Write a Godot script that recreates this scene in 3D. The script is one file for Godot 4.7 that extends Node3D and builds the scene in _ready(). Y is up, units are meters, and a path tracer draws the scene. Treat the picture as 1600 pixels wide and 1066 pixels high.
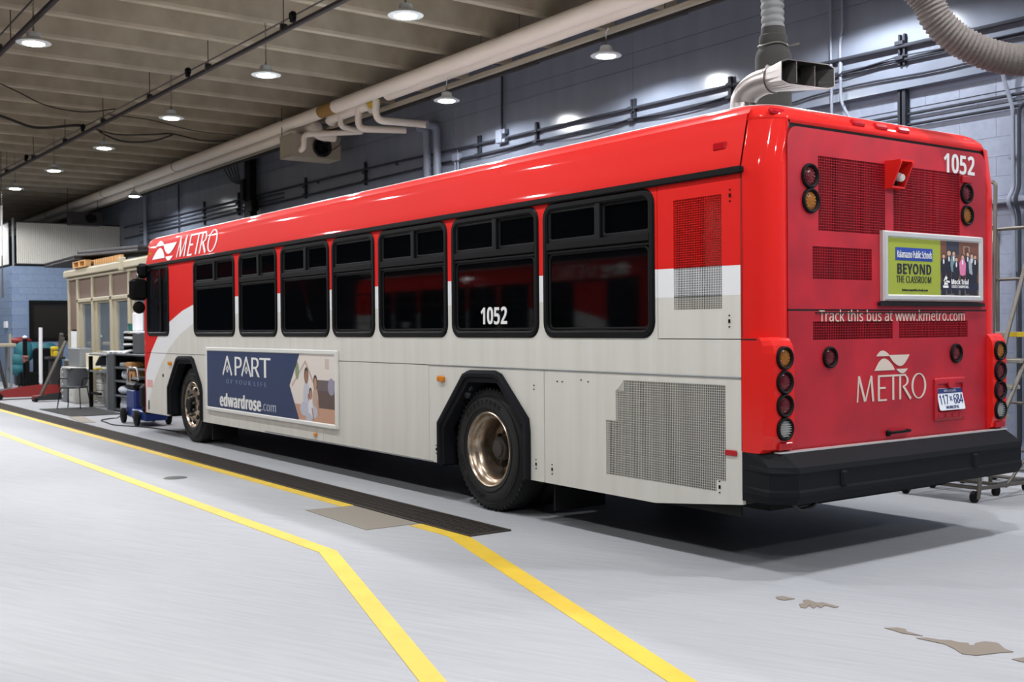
extends Node3D
# A transit bus parked in a maintenance garage.  Bus frame: the left side lies in z = 0, the rear face in x = 0,
# the front points to -x, y is up.  The hall is turned 1.2 degrees against the bus.

const UP := Vector3.UP
var taken := {}
var sg := 1
var mats := {}
var font_bold: SystemFont
var font_plain: SystemFont
var WALL := Transform3D(Basis(Vector3.UP, deg_to_rad(1.2)), Vector3(-6, 0, -5.35))
const SIDE := Transform3D(Basis.IDENTITY, Vector3.ZERO)
var REAR := Transform3D(Basis(Vector3(0, 0, -1), Vector3(0, 1, 0), Vector3(1, 0, 0)), Vector3.ZERO)


func _ready() -> void:
	setup_view()
	make_materials()
	build_shell()
	build_lamps()
	build_floor_marks()
	build_bus()
	var twin := get_node("bus").duplicate()
	twin.name = numbered("bus")
	add_child(twin)
	twin.position = Vector3(-23.0, 0, 9.2)
	twin.rotation.y = PI
	tag(twin, "red bus parked in the opposite bay, seen only mirrored in the near bus's windows", "bus")
	build_pipes()
	build_wall_fittings()
	build_hoses()
	build_ladder()
	build_back()
	build_booth()
	build_jacks()
	build_ceiling_runs()


func setup_view() -> void:
	var cam := Camera3D.new()
	cam.name = "camera"
	cam.position = Vector3(4.460, 1.501, 5.006)
	cam.rotation_degrees = Vector3(-0.691, 54.488, -0.504)
	cam.fov = 34.48
	cam.near = 0.1
	cam.far = 120.0
	var at := CameraAttributesPhysical.new()
	at.frustum_focal_length = 38.6
	at.frustum_near = 0.1
	at.frustum_far = 120.0
	at.frustum_focus_distance = 7.2
	at.exposure_aperture = 4.0
	cam.attributes = at
	add_child(cam)
	cam.fov = 34.48
	cam.current = true
	var we := WorldEnvironment.new()
	we.name = "environment"
	var e := Environment.new()
	e.background_mode = Environment.BG_COLOR
	e.background_color = Color(0.02, 0.02, 0.025)
	e.tonemap_mode = Environment.TONE_MAPPER_LINEAR
	e.tonemap_exposure = 1.0
	e.sdfgi_enabled = true
	e.ssao_enabled = true
	e.ssil_enabled = true
	we.environment = e
	add_child(we)


const LAMP_ENERGY := 8.8

# ------------------------------------------------------------------ helpers
func numbered(n: String) -> String:
	if not taken.has(n):
		taken[n] = 0
		return n
	taken[n] += 1
	return "%s_%03d" % [n, taken[n]]


func S() -> SurfaceTool:
	var st := SurfaceTool.new()
	st.begin(Mesh.PRIMITIVE_TRIANGLES)
	return st


func mesh_of(st: SurfaceTool) -> ArrayMesh:
	st.generate_normals()
	return st.commit()


func obj(called: String, st: SurfaceTool, m: Material, parent: Node = null, label := "") -> MeshInstance3D:
	return put(called, mesh_of(st), m, parent, label)


func put(called: String, mesh: Mesh, m: Material, parent: Node = null, label := "") -> MeshInstance3D:
	var o := MeshInstance3D.new()
	if parent == null or parent == self:
		o.name = numbered(called)
		parent = self
	else:
		o.name = called
	o.mesh = mesh
	o.material_override = m
	if label != "":
		o.set_meta("label", label)
	parent.add_child(o, true)
	return o


func thing(called: String, label: String, category: String, at := Vector3.ZERO, turn := 0.0, group := "") -> Node3D:
	var o := Node3D.new()
	o.name = numbered(called)
	add_child(o)
	o.position = at
	o.rotation.y = turn
	tag(o, label, category, group)
	return o


func tag(o: Node, label: String, category: String, group := "") -> Node:
	o.set_meta("label", label)
	o.set_meta("category", category)
	if group != "":
		o.set_meta("group", group)
	return o


func single(called: String, st: SurfaceTool, m: Material, label: String, category: String, group := "", xf := Transform3D.IDENTITY) -> MeshInstance3D:
	# one mesh that is a thing: its origin moves to its own base
	var src := mesh_of(st)
	var bb := src.get_aabb()
	var base := Vector3(bb.position.x + bb.size.x / 2, bb.position.y, bb.position.z + bb.size.z / 2)
	var s2 := SurfaceTool.new()
	s2.begin(Mesh.PRIMITIVE_TRIANGLES)
	s2.append_from(src, 0, Transform3D(Basis.IDENTITY, -base))
	var o := put(called, s2.commit(), m)
	o.transform = xf * Transform3D(Basis.IDENTITY, base)
	tag(o, label, category, group)
	return o


func struct(o: Node) -> Node:
	o.set_meta("kind", "structure")
	return o


func stuff(o: Node) -> Node:
	o.set_meta("kind", "stuff")
	return o


func tri(st: SurfaceTool, a: Vector3, b: Vector3, c: Vector3) -> void:
	st.add_vertex(a)
	st.add_vertex(c)
	st.add_vertex(b)


func quad(st: SurfaceTool, a: Vector3, b: Vector3, c: Vector3, d: Vector3) -> void:
	tri(st, a, b, c)
	tri(st, a, c, d)


func flat(st: SurfaceTool) -> void:
	st.set_smooth_group(-1)


func smooth(st: SurfaceTool) -> void:
	sg += 1
	st.set_smooth_group(sg)


func cface(st: SurfaceTool, p: Array, c: Vector3) -> void:
	var n: Vector3 = (p[1] - p[0]).cross(p[2] - p[0])
	var mid: Vector3 = (p[0] + p[1] + p[2]) / 3.0
	if n.dot(mid - c) < 0:
		p.reverse()
	tri(st, p[0], p[1], p[2])
	if p.size() == 4:
		tri(st, p[0], p[2], p[3])


func box(st: SurfaceTool, c: Vector3, s: Vector3, xf := Transform3D.IDENTITY, bevel := 0.0) -> void:
	flat(st)
	var h := s / 2.0
	if bevel <= 0.0:
		for ax in 3:
			for sn in [-1.0, 1.0]:
				var u := (ax + 1) % 3
				var w := (ax + 2) % 3
				var pts := []
				for k in [[-1, -1], [1, -1], [1, 1], [-1, 1]]:
					var q := Vector3.ZERO
					q[ax] = sn * h[ax]
					q[u] = k[0] * h[u]
					q[w] = k[1] * h[w]
					pts.append(xf * (c + q))
				cface(st, pts, xf * c)
		return
	var b: float = minf(bevel, minf(h.x, minf(h.y, h.z)) * 0.9)
	var cc: Vector3 = xf * c
	var P := func(ax: int, sx: float, sy: float, sz: float) -> Vector3:
		var q := Vector3(sx * (h.x - b), sy * (h.y - b), sz * (h.z - b))
		q[ax] = [sx * h.x, sy * h.y, sz * h.z][ax]
		return xf * (c + q)
	for ax in 3:
		for sn in [-1.0, 1.0]:
			var pts := []
			for k in [[-1.0, -1.0], [1.0, -1.0], [1.0, 1.0], [-1.0, 1.0]]:
				var sv := [0.0, 0.0, 0.0]
				sv[ax] = sn
				sv[(ax + 1) % 3] = k[0]
				sv[(ax + 2) % 3] = k[1]
				pts.append(P.call(ax, sv[0], sv[1], sv[2]))
			cface(st, pts, cc)
	for ax in 3:
		var u := (ax + 1) % 3
		var w := (ax + 2) % 3
		for su in [-1.0, 1.0]:
			for sw in [-1.0, 1.0]:
				var a := [0.0, 0.0, 0.0]
				a[u] = su
				a[w] = sw
				var pts := []
				for q in [[u, -1.0], [u, 1.0], [w, 1.0], [w, -1.0]]:
					a[ax] = q[1]
					pts.append(P.call(q[0], a[0], a[1], a[2]))
				cface(st, pts, cc)
	for sx in [-1.0, 1.0]:
		for sy in [-1.0, 1.0]:
			for sz in [-1.0, 1.0]:
				cface(st, [P.call(0, sx, sy, sz), P.call(1, sx, sy, sz), P.call(2, sx, sy, sz)], cc)


func bar(st: SurfaceTool, a: Vector3, b: Vector3, w: float, h: float, bevel := 0.0) -> void:
	# a straight bar of rectangular section from a to b (w across, h up)
	var d := (b - a)
	var x := d.normalized()
	var side := UP.cross(x)
	if side.length() < 0.01:
		side = Vector3(0, 0, 1)
	side = side.normalized()
	var up := x.cross(side)
	if up.length() < 0.01:
		up = UP
	box(st, Vector3.ZERO, Vector3(d.length(), h, w), Transform3D(Basis(x, up.normalized(), side), (a + b) / 2.0), bevel)


func tube(st: SurfaceTool, path: Array, r, sides := 10, caps := true) -> void:
	# r: one radius or one per point
	var n := path.size()
	var t: Vector3 = (path[1] - path[0]).normalized()
	var u := t.cross(UP)
	if u.length() < 0.05:
		u = t.cross(Vector3(1, 0, 0))
	u = u.normalized()
	var rings := []
	for i in n:
		var dir: Vector3 = (path[mini(i + 1, n - 1)] - path[maxi(i - 1, 0)]).normalized()
		u = (u - dir * u.dot(dir)).normalized()
		var v := dir.cross(u)
		var rr: float = r[i] if r is Array else r
		var ring := []
		for k in sides:
			var a := TAU * k / sides
			ring.append(path[i] + (u * cos(a) + v * sin(a)) * rr)
		rings.append(ring)
	loft(st, rings, true)
	if caps:
		flat(st)
		for k in sides:
			tri(st, path[0], rings[0][(k + 1) % sides], rings[0][k])
			tri(st, path[n - 1], rings[n - 1][k], rings[n - 1][(k + 1) % sides])


func loft(st: SurfaceTool, rings: Array, closed: bool, keep_group := false) -> void:
	if not keep_group:
		smooth(st)
	for i in rings.size() - 1:
		var a: Array = rings[i]
		var b: Array = rings[i + 1]
		var n := a.size()
		for k in (n if closed else n - 1):
			var m := (k + 1) % n
			quad(st, a[k], a[m], b[m], b[k])


func lathe(st: SurfaceTool, prof: Array, segs: int, xf := Transform3D.IDENTITY, sharp := 0.6) -> void:
	# prof: Vector2(radius, height along local y); turned round local y
	smooth(st)
	for i in prof.size() - 1:
		if i > 0:
			var d0: Vector2 = (prof[i] - prof[i - 1]).normalized()
			var d1: Vector2 = (prof[i + 1] - prof[i]).normalized()
			if absf(d0.angle_to(d1)) > sharp:
				smooth(st)
		var p: Vector2 = prof[i]
		var q: Vector2 = prof[i + 1]
		for k in segs:
			var a := TAU * k / segs
			var b := TAU * ((k + 1) % segs) / segs
			var a0 := xf * Vector3(p.x * cos(a), p.y, -p.x * sin(a))
			var b0 := xf * Vector3(p.x * cos(b), p.y, -p.x * sin(b))
			var a1 := xf * Vector3(q.x * cos(a), q.y, -q.x * sin(a))
			var b1 := xf * Vector3(q.x * cos(b), q.y, -q.x * sin(b))
			if p.x > 1e-5:
				tri(st, a0, b0, b1)
			if q.x > 1e-5:
				tri(st, a0, b1, a1)


func arc(path: Array, r: float, n := 6) -> Array:
	# rounds the corners of a polyline
	var out := [path[0]]
	for i in range(1, path.size() - 1):
		var p: Vector3 = path[i]
		var a: Vector3 = p + (path[i - 1] - p).normalized() * minf(r, (path[i - 1] - p).length() * 0.5)
		var b: Vector3 = p + (path[i + 1] - p).normalized() * minf(r, (path[i + 1] - p).length() * 0.5)
		for k in n + 1:
			var t := float(k) / n
			out.append(a.lerp(p, t).lerp(p.lerp(b, t), t))
	out.append(path[path.size() - 1])
	return out


func poly(a: Array) -> PackedVector2Array:
	var p := PackedVector2Array()
	for i in range(0, a.size(), 2):
		p.append(Vector2(a[i], a[i + 1]))
	if Geometry2D.is_polygon_clockwise(p):
		p.reverse()
	return p


func poly_line(a: Array) -> PackedVector2Array:
	var p := PackedVector2Array()
	for i in range(0, a.size(), 2):
		p.append(Vector2(a[i], a[i + 1]))
	return p


func rect(x0: float, y0: float, x1: float, y1: float) -> PackedVector2Array:
	return poly([x0, y0, x1, y0, x1, y1, x0, y1])


func rrect(x0: float, y0: float, x1: float, y1: float, r: float, n := 5) -> PackedVector2Array:
	var p := PackedVector2Array()
	for c in [[x1 - r, y0 + r, -PI / 2], [x1 - r, y1 - r, 0.0], [x0 + r, y1 - r, PI / 2], [x0 + r, y0 + r, PI]]:
		for k in n + 1:
			var a: float = c[2] + PI / 2 * k / n
			p.append(Vector2(c[0] + r * cos(a), c[1] + r * sin(a)))
	return p


func disc(cx: float, cy: float, rx: float, ry: float, n := 24) -> PackedVector2Array:
	var p := PackedVector2Array()
	for k in n:
		p.append(Vector2(cx + rx * cos(TAU * k / n), cy + ry * sin(TAU * k / n)))
	return p


func pbounds(p: PackedVector2Array) -> Rect2:
	var r := Rect2(p[0], Vector2.ZERO)
	for q in p:
		r = r.expand(q)
	return r


func cut(polys: Array, holes: Array) -> Array:
	# polygons minus holes, split so that no piece keeps an inner hole
	var out := []
	for p0 in polys:
		var bb := pbounds(p0)
		var xs := [bb.position.x - 1.0]
		for h in holes:
			var hb := pbounds(h)
			var cx := hb.position.x + hb.size.x / 2
			if hb.intersects(bb) and cx > bb.position.x and cx < bb.end.x:
				xs.append(cx)
		xs.append(bb.end.x + 1.0)
		xs.sort()
		for i in xs.size() - 1:
			if xs[i + 1] - xs[i] < 1e-4:
				continue
			var pieces: Array = Geometry2D.intersect_polygons(p0, rect(xs[i], bb.position.y - 1, xs[i + 1], bb.end.y + 1))
			for h in holes:
				var next := []
				for q in pieces:
					if pbounds(q).intersects(pbounds(h)):
						next.append_array(Geometry2D.clip_polygons(q, h))
					else:
						next.append(q)
				pieces = next
			for q in pieces:
				if q.size() > 2 and not Geometry2D.is_polygon_clockwise(q):
					out.append(q)
	return out


func sheet(st: SurfaceTool, polys: Array, holes: Array, t: float, xf := Transform3D.IDENTITY, z := 0.0) -> void:
	flat(st)
	for q in cut(polys, holes):
		prism(st, q, t, xf, z)


func prism(st: SurfaceTool, q: PackedVector2Array, t: float, xf := Transform3D.IDENTITY, z := 0.0) -> void:
	# a plate with its front face at z and its back at z - t
	flat(st)
	if Geometry2D.is_polygon_clockwise(q):
		q.reverse()
	var ix := Geometry2D.triangulate_polygon(q)
	for i in range(0, ix.size(), 3):
		var a := q[ix[i]]
		var b := q[ix[i + 1]]
		var c := q[ix[i + 2]]
		if (b - a).cross(c - a) < 0:
			var s := b
			b = c
			c = s
		tri(st, xf * Vector3(a.x, a.y, z), xf * Vector3(b.x, b.y, z), xf * Vector3(c.x, c.y, z))
		if t > 0:
			tri(st, xf * Vector3(a.x, a.y, z - t), xf * Vector3(c.x, c.y, z - t), xf * Vector3(b.x, b.y, z - t))
	if t > 0:
		for i in q.size():
			var a := q[i]
			var b := q[(i + 1) % q.size()]
			quad(st, xf * Vector3(a.x, a.y, z - t), xf * Vector3(b.x, b.y, z - t), xf * Vector3(b.x, b.y, z), xf * Vector3(a.x, a.y, z))


func cushion(st: SurfaceTool, outline: PackedVector2Array, inset: float, t: float, xf: Transform3D, z: float) -> void:
	# a plate whose front edge is chamfered
	flat(st)
	var inner: Array = Geometry2D.offset_polygon(outline, -inset, Geometry2D.JOIN_MITER)
	if inner.is_empty() or inner[0].size() != outline.size():
		prism(st, outline, t, xf, z)
		return
	prism(st, inner[0], 0.0, xf, z)
	var q: PackedVector2Array = inner[0]
	var off := 0
	var best := 1e9
	for k in q.size():
		if q[k].distance_to(outline[0]) < best:
			best = q[k].distance_to(outline[0])
			off = k
	var n := q.size()
	for i in n:
		var a := outline[i]
		var b := outline[(i + 1) % n]
		var c := q[(i + 1 + off) % n]
		var d := q[(i + off) % n]
		quad(st, xf * Vector3(a.x, a.y, z - inset), xf * Vector3(b.x, b.y, z - inset), xf * Vector3(c.x, c.y, z), xf * Vector3(d.x, d.y, z))
		quad(st, xf * Vector3(a.x, a.y, z - t), xf * Vector3(b.x, b.y, z - t), xf * Vector3(b.x, b.y, z - inset), xf * Vector3(a.x, a.y, z - inset))


func ring(st: SurfaceTool, outer: PackedVector2Array, inner: PackedVector2Array, t: float, xf := Transform3D.IDENTITY, z := 0.0, soft := 0.0) -> void:
	# a frame between two outlines with the same number of points
	flat(st)
	var n := outer.size()
	for i in n:
		var j := (i + 1) % n
		var a := outer[i]
		var b := outer[j]
		var c := inner[j]
		var d := inner[i]
		var a2 := a.lerp(d, soft)
		var b2 := b.lerp(c, soft)
		var c2 := c.lerp(b, soft)
		var d2 := d.lerp(a, soft)
		var lip := z - t * 0.4 if soft > 0 else z
		quad(st, xf * Vector3(a2.x, a2.y, z), xf * Vector3(b2.x, b2.y, z), xf * Vector3(c2.x, c2.y, z), xf * Vector3(d2.x, d2.y, z))
		if soft > 0:
			quad(st, xf * Vector3(a.x, a.y, lip), xf * Vector3(b.x, b.y, lip), xf * Vector3(b2.x, b2.y, z), xf * Vector3(a2.x, a2.y, z))
			quad(st, xf * Vector3(d2.x, d2.y, z), xf * Vector3(c2.x, c2.y, z), xf * Vector3(c.x, c.y, lip), xf * Vector3(d.x, d.y, lip))
		quad(st, xf * Vector3(a.x, a.y, z - t), xf * Vector3(b.x, b.y, z - t), xf * Vector3(b.x, b.y, lip), xf * Vector3(a.x, a.y, lip))
		quad(st, xf * Vector3(d.x, d.y, lip), xf * Vector3(c.x, c.y, lip), xf * Vector3(c.x, c.y, z - t), xf * Vector3(d.x, d.y, z - t))


func lattice(st: SurfaceTool, x0: float, y0: float, x1: float, y1: float, nx: int, ny: int, wb: float, xf: Transform3D, z: float) -> void:
	# perforated sheet: nx by ny square holes
	for i in nx + 1:
		var x := lerpf(x0, x1, float(i) / nx)
		box(st, Vector3(x, (y0 + y1) / 2, z - 0.002), Vector3(wb, y1 - y0, 0.004), xf)
	for i in ny + 1:
		var y := lerpf(y0, y1, float(i) / ny)
		box(st, Vector3((x0 + x1) / 2, y, z - 0.0021), Vector3(x1 - x0, wb, 0.0042), xf)


func words(st: SurfaceTool, s: String, bold: bool, x0: float, y0: float, x1: float, y1: float, xf: Transform3D, z := 0.0, depth := 0.003) -> void:
	# lettering fitted to a rectangle
	var tm := TextMesh.new()
	tm.text = s
	tm.font = font_bold if bold else font_plain
	tm.font_size = 64
	tm.pixel_size = 0.01
	tm.depth = 0.02
	tm.curve_step = 1.0
	var bb := tm.get_aabb()
	var sc := Vector3((x1 - x0) / bb.size.x, (y1 - y0) / bb.size.y, depth / bb.size.z)
	var b := Basis.from_scale(sc)
	var o := Vector3(x0, y0, z) - b * bb.position
	var full := xf * Transform3D(b, o)
	var arr := tm.surface_get_arrays(0)
	var vs: PackedVector3Array = arr[Mesh.ARRAY_VERTEX]
	var ix = arr[Mesh.ARRAY_INDEX]
	flat(st)
	if ix == null or ix.size() == 0:
		for v in vs:
			st.add_vertex(full * v)
	else:
		for i in ix:
			st.add_vertex(full * vs[i])


func stroke(st: SurfaceTool, pts: Array, w: float, xf: Transform3D, z: float) -> void:
	# a flat stroke through 2D points with the width w
	flat(st)
	for i in pts.size() - 1:
		var a: Vector2 = pts[i]
		var b: Vector2 = pts[i + 1]
		var d := (b - a).normalized() * w / 2
		var nn := Vector2(-d.y, d.x)
		var e := d * 0.6 if pts.size() > 2 else Vector2.ZERO
		prism(st, PackedVector2Array([a - nn - e, b - nn + e, b + nn + e, a + nn - e]), 0.003, xf, z)


func noise_tex(freq: float, low: Color, high: Color, size := 256, octaves := 4, sd := 3, cells := false) -> NoiseTexture2D:
	var n := FastNoiseLite.new()
	n.seed = sd
	n.frequency = freq
	n.fractal_octaves = octaves
	n.noise_type = FastNoiseLite.TYPE_CELLULAR if cells else FastNoiseLite.TYPE_SIMPLEX_SMOOTH
	var t := NoiseTexture2D.new()
	t.width = size
	t.height = size
	t.seamless = true
	t.noise = n
	var g := Gradient.new()
	g.set_color(0, low)
	g.set_color(1, high)
	t.color_ramp = g
	return t


func mat(called: String, c: Color, rough := 0.5, metal := 0.0) -> StandardMaterial3D:
	var m := StandardMaterial3D.new()
	m.resource_name = called
	m.albedo_color = c
	m.roughness = rough
	m.metallic = metal
	mats[called] = m
	return m


func c8(r: int, g: int, b: int) -> Color:
	return Color(r / 255.0, g / 255.0, b / 255.0)


func M(called: String) -> StandardMaterial3D:
	return mats[called]


func speckle(m: StandardMaterial3D, tex: Texture2D, scale: Vector3) -> void:
	m.albedo_texture = tex
	m.uv1_triplanar = true
	m.uv1_world_triplanar = true
	m.uv1_scale = scale


func make_materials() -> void:
	font_bold = SystemFont.new()
	font_bold.font_names = PackedStringArray(["Droid Sans"])
	font_bold.font_weight = 700
	font_plain = SystemFont.new()
	font_plain.font_names = PackedStringArray(["Droid Sans"])
	var dirt := noise_tex(0.012, Color(0.955, 0.95, 0.94), Color(1, 1, 1), 256, 5, 5)
	var m := mat("floor", c8(196, 198, 200), 0.5)
	m.metallic_specular = 0.12
	m.albedo_texture = noise_tex(0.02, Color(0.94, 0.94, 0.945), Color(1, 1, 1), 512, 6, 11)
	m.roughness_texture = noise_tex(0.02, Color(0.78, 0.78, 0.78), Color(1, 1, 1), 256, 5, 12)
	m.detail_enabled = true
	m.detail_blend_mode = BaseMaterial3D.BLEND_MODE_MUL
	m.detail_albedo = noise_tex(0.006, Color(0.9, 0.9, 0.91), Color(1, 1, 1), 256, 3, 19)
	m.detail_uv_layer = BaseMaterial3D.DETAIL_UV_2
	m = mat("ceiling", c8(176, 165, 146), 0.85)
	speckle(m, noise_tex(0.02, Color(0.85, 0.84, 0.82), Color(1, 1, 1), 256, 4, 4), Vector3(0.3, 0.3, 0.3))
	m = mat("wall_blue", c8(121, 129, 143), 0.22)
	speckle(m, noise_tex(0.02, Color(0.93, 0.93, 0.94), Color(1, 1, 1), 256, 3, 8), Vector3(0.4, 0.1, 0.4))
	m.roughness_texture = noise_tex(0.03, Color(0.6, 0.6, 0.6), Color(1, 1, 1), 256, 4, 9)
	m = mat("block_blue", c8(137, 146, 164), 0.45)
	speckle(m, noise_tex(0.05, Color(0.92, 0.92, 0.93), Color(1, 1, 1), 256, 4, 10), Vector3(0.6, 0.6, 0.6))
	m = mat("block_back", c8(128, 146, 172), 0.6)
	speckle(m, noise_tex(0.05, Color(0.92, 0.92, 0.93), Color(1, 1, 1), 256, 4, 10), Vector3(0.6, 0.6, 0.6))
	mat("mortar", c8(132, 142, 162), 0.6)
	mat("mortar_back", c8(116, 134, 162), 0.7)
	m = mat("red", c8(220, 36, 31), 0.6)
	m.metallic_specular = 0.2
	m.clearcoat_enabled = true
	m.clearcoat = 0.6
	m.clearcoat_roughness = 0.05
	m = mat("red_rear", c8(190, 27, 42), 0.42)
	speckle(m, noise_tex(0.02, Color(0.82, 0.84, 0.86), Color(1, 1, 1), 256, 4, 6), Vector3(0.5, 0.5, 0.5))
	m = mat("grey_body", c8(217, 215, 207), 0.4)
	speckle(m, dirt, Vector3(1.6, 0.12, 1.6))
	m = mat("light_body", c8(234, 235, 236), 0.35)
	m = mat("silver_body", c8(205, 206, 205), 0.35)
	m = mat("black_rubber", Color(0.055, 0.057, 0.062), 0.6)
	m.metallic_specular = 0.3
	m = mat("black_trim", Color(0.05, 0.052, 0.058), 0.5)
	m.metallic_specular = 0.25
	mat("black", Color(0.03, 0.03, 0.032), 0.8)
	m = mat("bumper", Color(0.1, 0.105, 0.118), 0.7)
	m.metallic_specular = 0.25
	mat("tire", Color(0.085, 0.083, 0.082), 0.75)
	mat("tire_print", Color(0.045, 0.044, 0.044), 0.9)
	mat("cavity", Color(0.035, 0.034, 0.033), 0.9)
	m = mat("rim", c8(208, 198, 186), 0.3, 0.9)
	speckle(m, noise_tex(0.03, Color(0.74, 0.68, 0.61), Color(1, 0.98, 0.96), 256, 4, 7), Vector3(2, 2, 2))
	mat("hub", c8(70, 66, 62), 0.5, 0.4)
	m = mat("glass", Color(0.015, 0.018, 0.022, 0.82), 0.04)
	m.metallic_specular = 0.33
	m.transparency = BaseMaterial3D.TRANSPARENCY_ALPHA
	m = mat("clear", Color(0.75, 0.82, 0.88, 0.16), 0.03)
	m.transparency = BaseMaterial3D.TRANSPARENCY_ALPHA
	mat("white_print", c8(232, 232, 230), 0.5)
	mat("cream_print", c8(206, 190, 178), 0.6)
	mat("pink_print", c8(222, 170, 165), 0.6)
	mat("navy", c8(26, 48, 90), 0.55)
	mat("navy_pale", c8(120, 134, 170), 0.4)
	mat("grey_print", c8(170, 176, 192), 0.4)
	mat("silver", c8(214, 214, 212), 0.35, 0.5)
	mat("white_frame", c8(222, 221, 216), 0.4)
	mat("olive", c8(150, 162, 52), 0.5)
	mat("royal", c8(36, 66, 150), 0.5)
	mat("ink", c8(28, 30, 48), 0.5)
	mat("plate", c8(226, 230, 236), 0.4)
	mat("plate_blue", c8(34, 52, 110), 0.4)
	m = mat("amber", c8(214, 128, 12), 0.2)
	m = mat("amber_dark", c8(140, 84, 14), 0.25)
	m = mat("red_lens", c8(90, 14, 20), 0.2)
	m = mat("red_marker", c8(176, 14, 26), 0.2)
	mat("white_lens", c8(150, 150, 146), 0.2)
	mat("chrome", c8(200, 198, 195), 0.2, 1.0)
	mat("pipe_steel", c8(150, 142, 138), 0.38, 0.8)
	mat("pipe_red", c8(150, 96, 88), 0.6, 0.2)
	mat("boot", c8(46, 44, 41), 0.85)
	mat("hose_grey", c8(112, 112, 112), 0.75)
	m = mat("duct_grey", c8(112, 105, 101), 0.8)
	speckle(m, noise_tex(0.08, Color(0.7, 0.69, 0.68), Color(1, 1, 1), 256, 3, 13), Vector3(3, 3, 3))
	m = mat("insulation", c8(238, 226, 210), 0.75)
	mat("beige_metal", c8(170, 160, 140), 0.6)
	mat("dark_metal", c8(52, 48, 50), 0.55, 0.3)
	mat("track", c8(46, 38, 40), 0.8)
	mat("cable", c8(44, 40, 38), 0.8)
	mat("conduit", c8(120, 127, 142), 0.5)
	mat("conduit_dark", c8(36, 40, 50), 0.85)
	mat("yellow_tape", c8(196, 160, 40), 0.6)
	mat("ochre", c8(150, 112, 52), 0.7)
	m = mat("yellow_paint", c8(246, 208, 66), 0.45)
	m.albedo_texture = noise_tex(0.02, Color(0.93, 0.93, 0.93), Color(1, 1, 1), 256, 4, 14)
	m.uv1_triplanar = true
	m.uv1_world_triplanar = true
	m.uv1_scale = Vector3(0.6, 0.6, 0.6)
	mat("bare", c8(140, 130, 118), 0.7)
	mat("bare_tan", c8(150, 142, 130), 0.7)
	mat("grating", c8(74, 68, 64), 0.6, 0.4)
	mat("pit", Color(0.02, 0.02, 0.02), 0.9)
	mat("lamp_white", c8(206, 210, 210), 0.6)
	m = mat("lens_glow", Color(1, 1, 1), 0.4)
	m.emission_enabled = true
	m.emission = Color(0.97, 0.99, 1.0)
	m.emission_energy_multiplier = 46.0
	mat("steel_dull", c8(112, 107, 100), 0.45, 0.7)
	mat("steel_dark", c8(62, 60, 58), 0.55, 0.5)
	mat("tread_grey", c8(150, 146, 138), 0.6, 0.3)
	mat("cream", c8(172, 163, 140), 0.55)
	mat("brown_panel", c8(112, 92, 80), 0.7)
	mat("slat_white", c8(252, 247, 234), 0.4)
	mat("slat_bright", c8(236, 236, 232), 0.4)
	mat("galvanised", c8(150, 154, 152), 0.45, 0.5)
	mat("wood", c8(196, 148, 92), 0.7)
	mat("cardboard", c8(176, 128, 74), 0.8)
	mat("paper", c8(232, 234, 236), 0.7)
	mat("grey_steel", c8(84, 88, 92), 0.5, 0.2)
	mat("grey_mid", c8(132, 136, 138), 0.5, 0.1)
	mat("drawer_white", c8(204, 202, 196), 0.5)
	mat("blue_cart", c8(26, 52, 118), 0.4)
	mat("red_jack", c8(132, 30, 28), 0.45)
	mat("teal", c8(26, 96, 106), 0.6)
	mat("bag_white", c8(206, 212, 224), 0.6)
	mat("skin", c8(190, 140, 116), 0.6)
	mat("green_cup", c8(24, 92, 84), 0.5)
	mat("cream_sign", c8(226, 218, 190), 0.6)
	mat("window_dark", c8(36, 32, 26), 0.15)
	mat("mat_black", c8(46, 46, 46), 0.9)
	mat("plastic_dark", c8(40, 44, 48), 0.5)
	mat("stripe_yellow", c8(214, 186, 40), 0.5)


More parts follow.
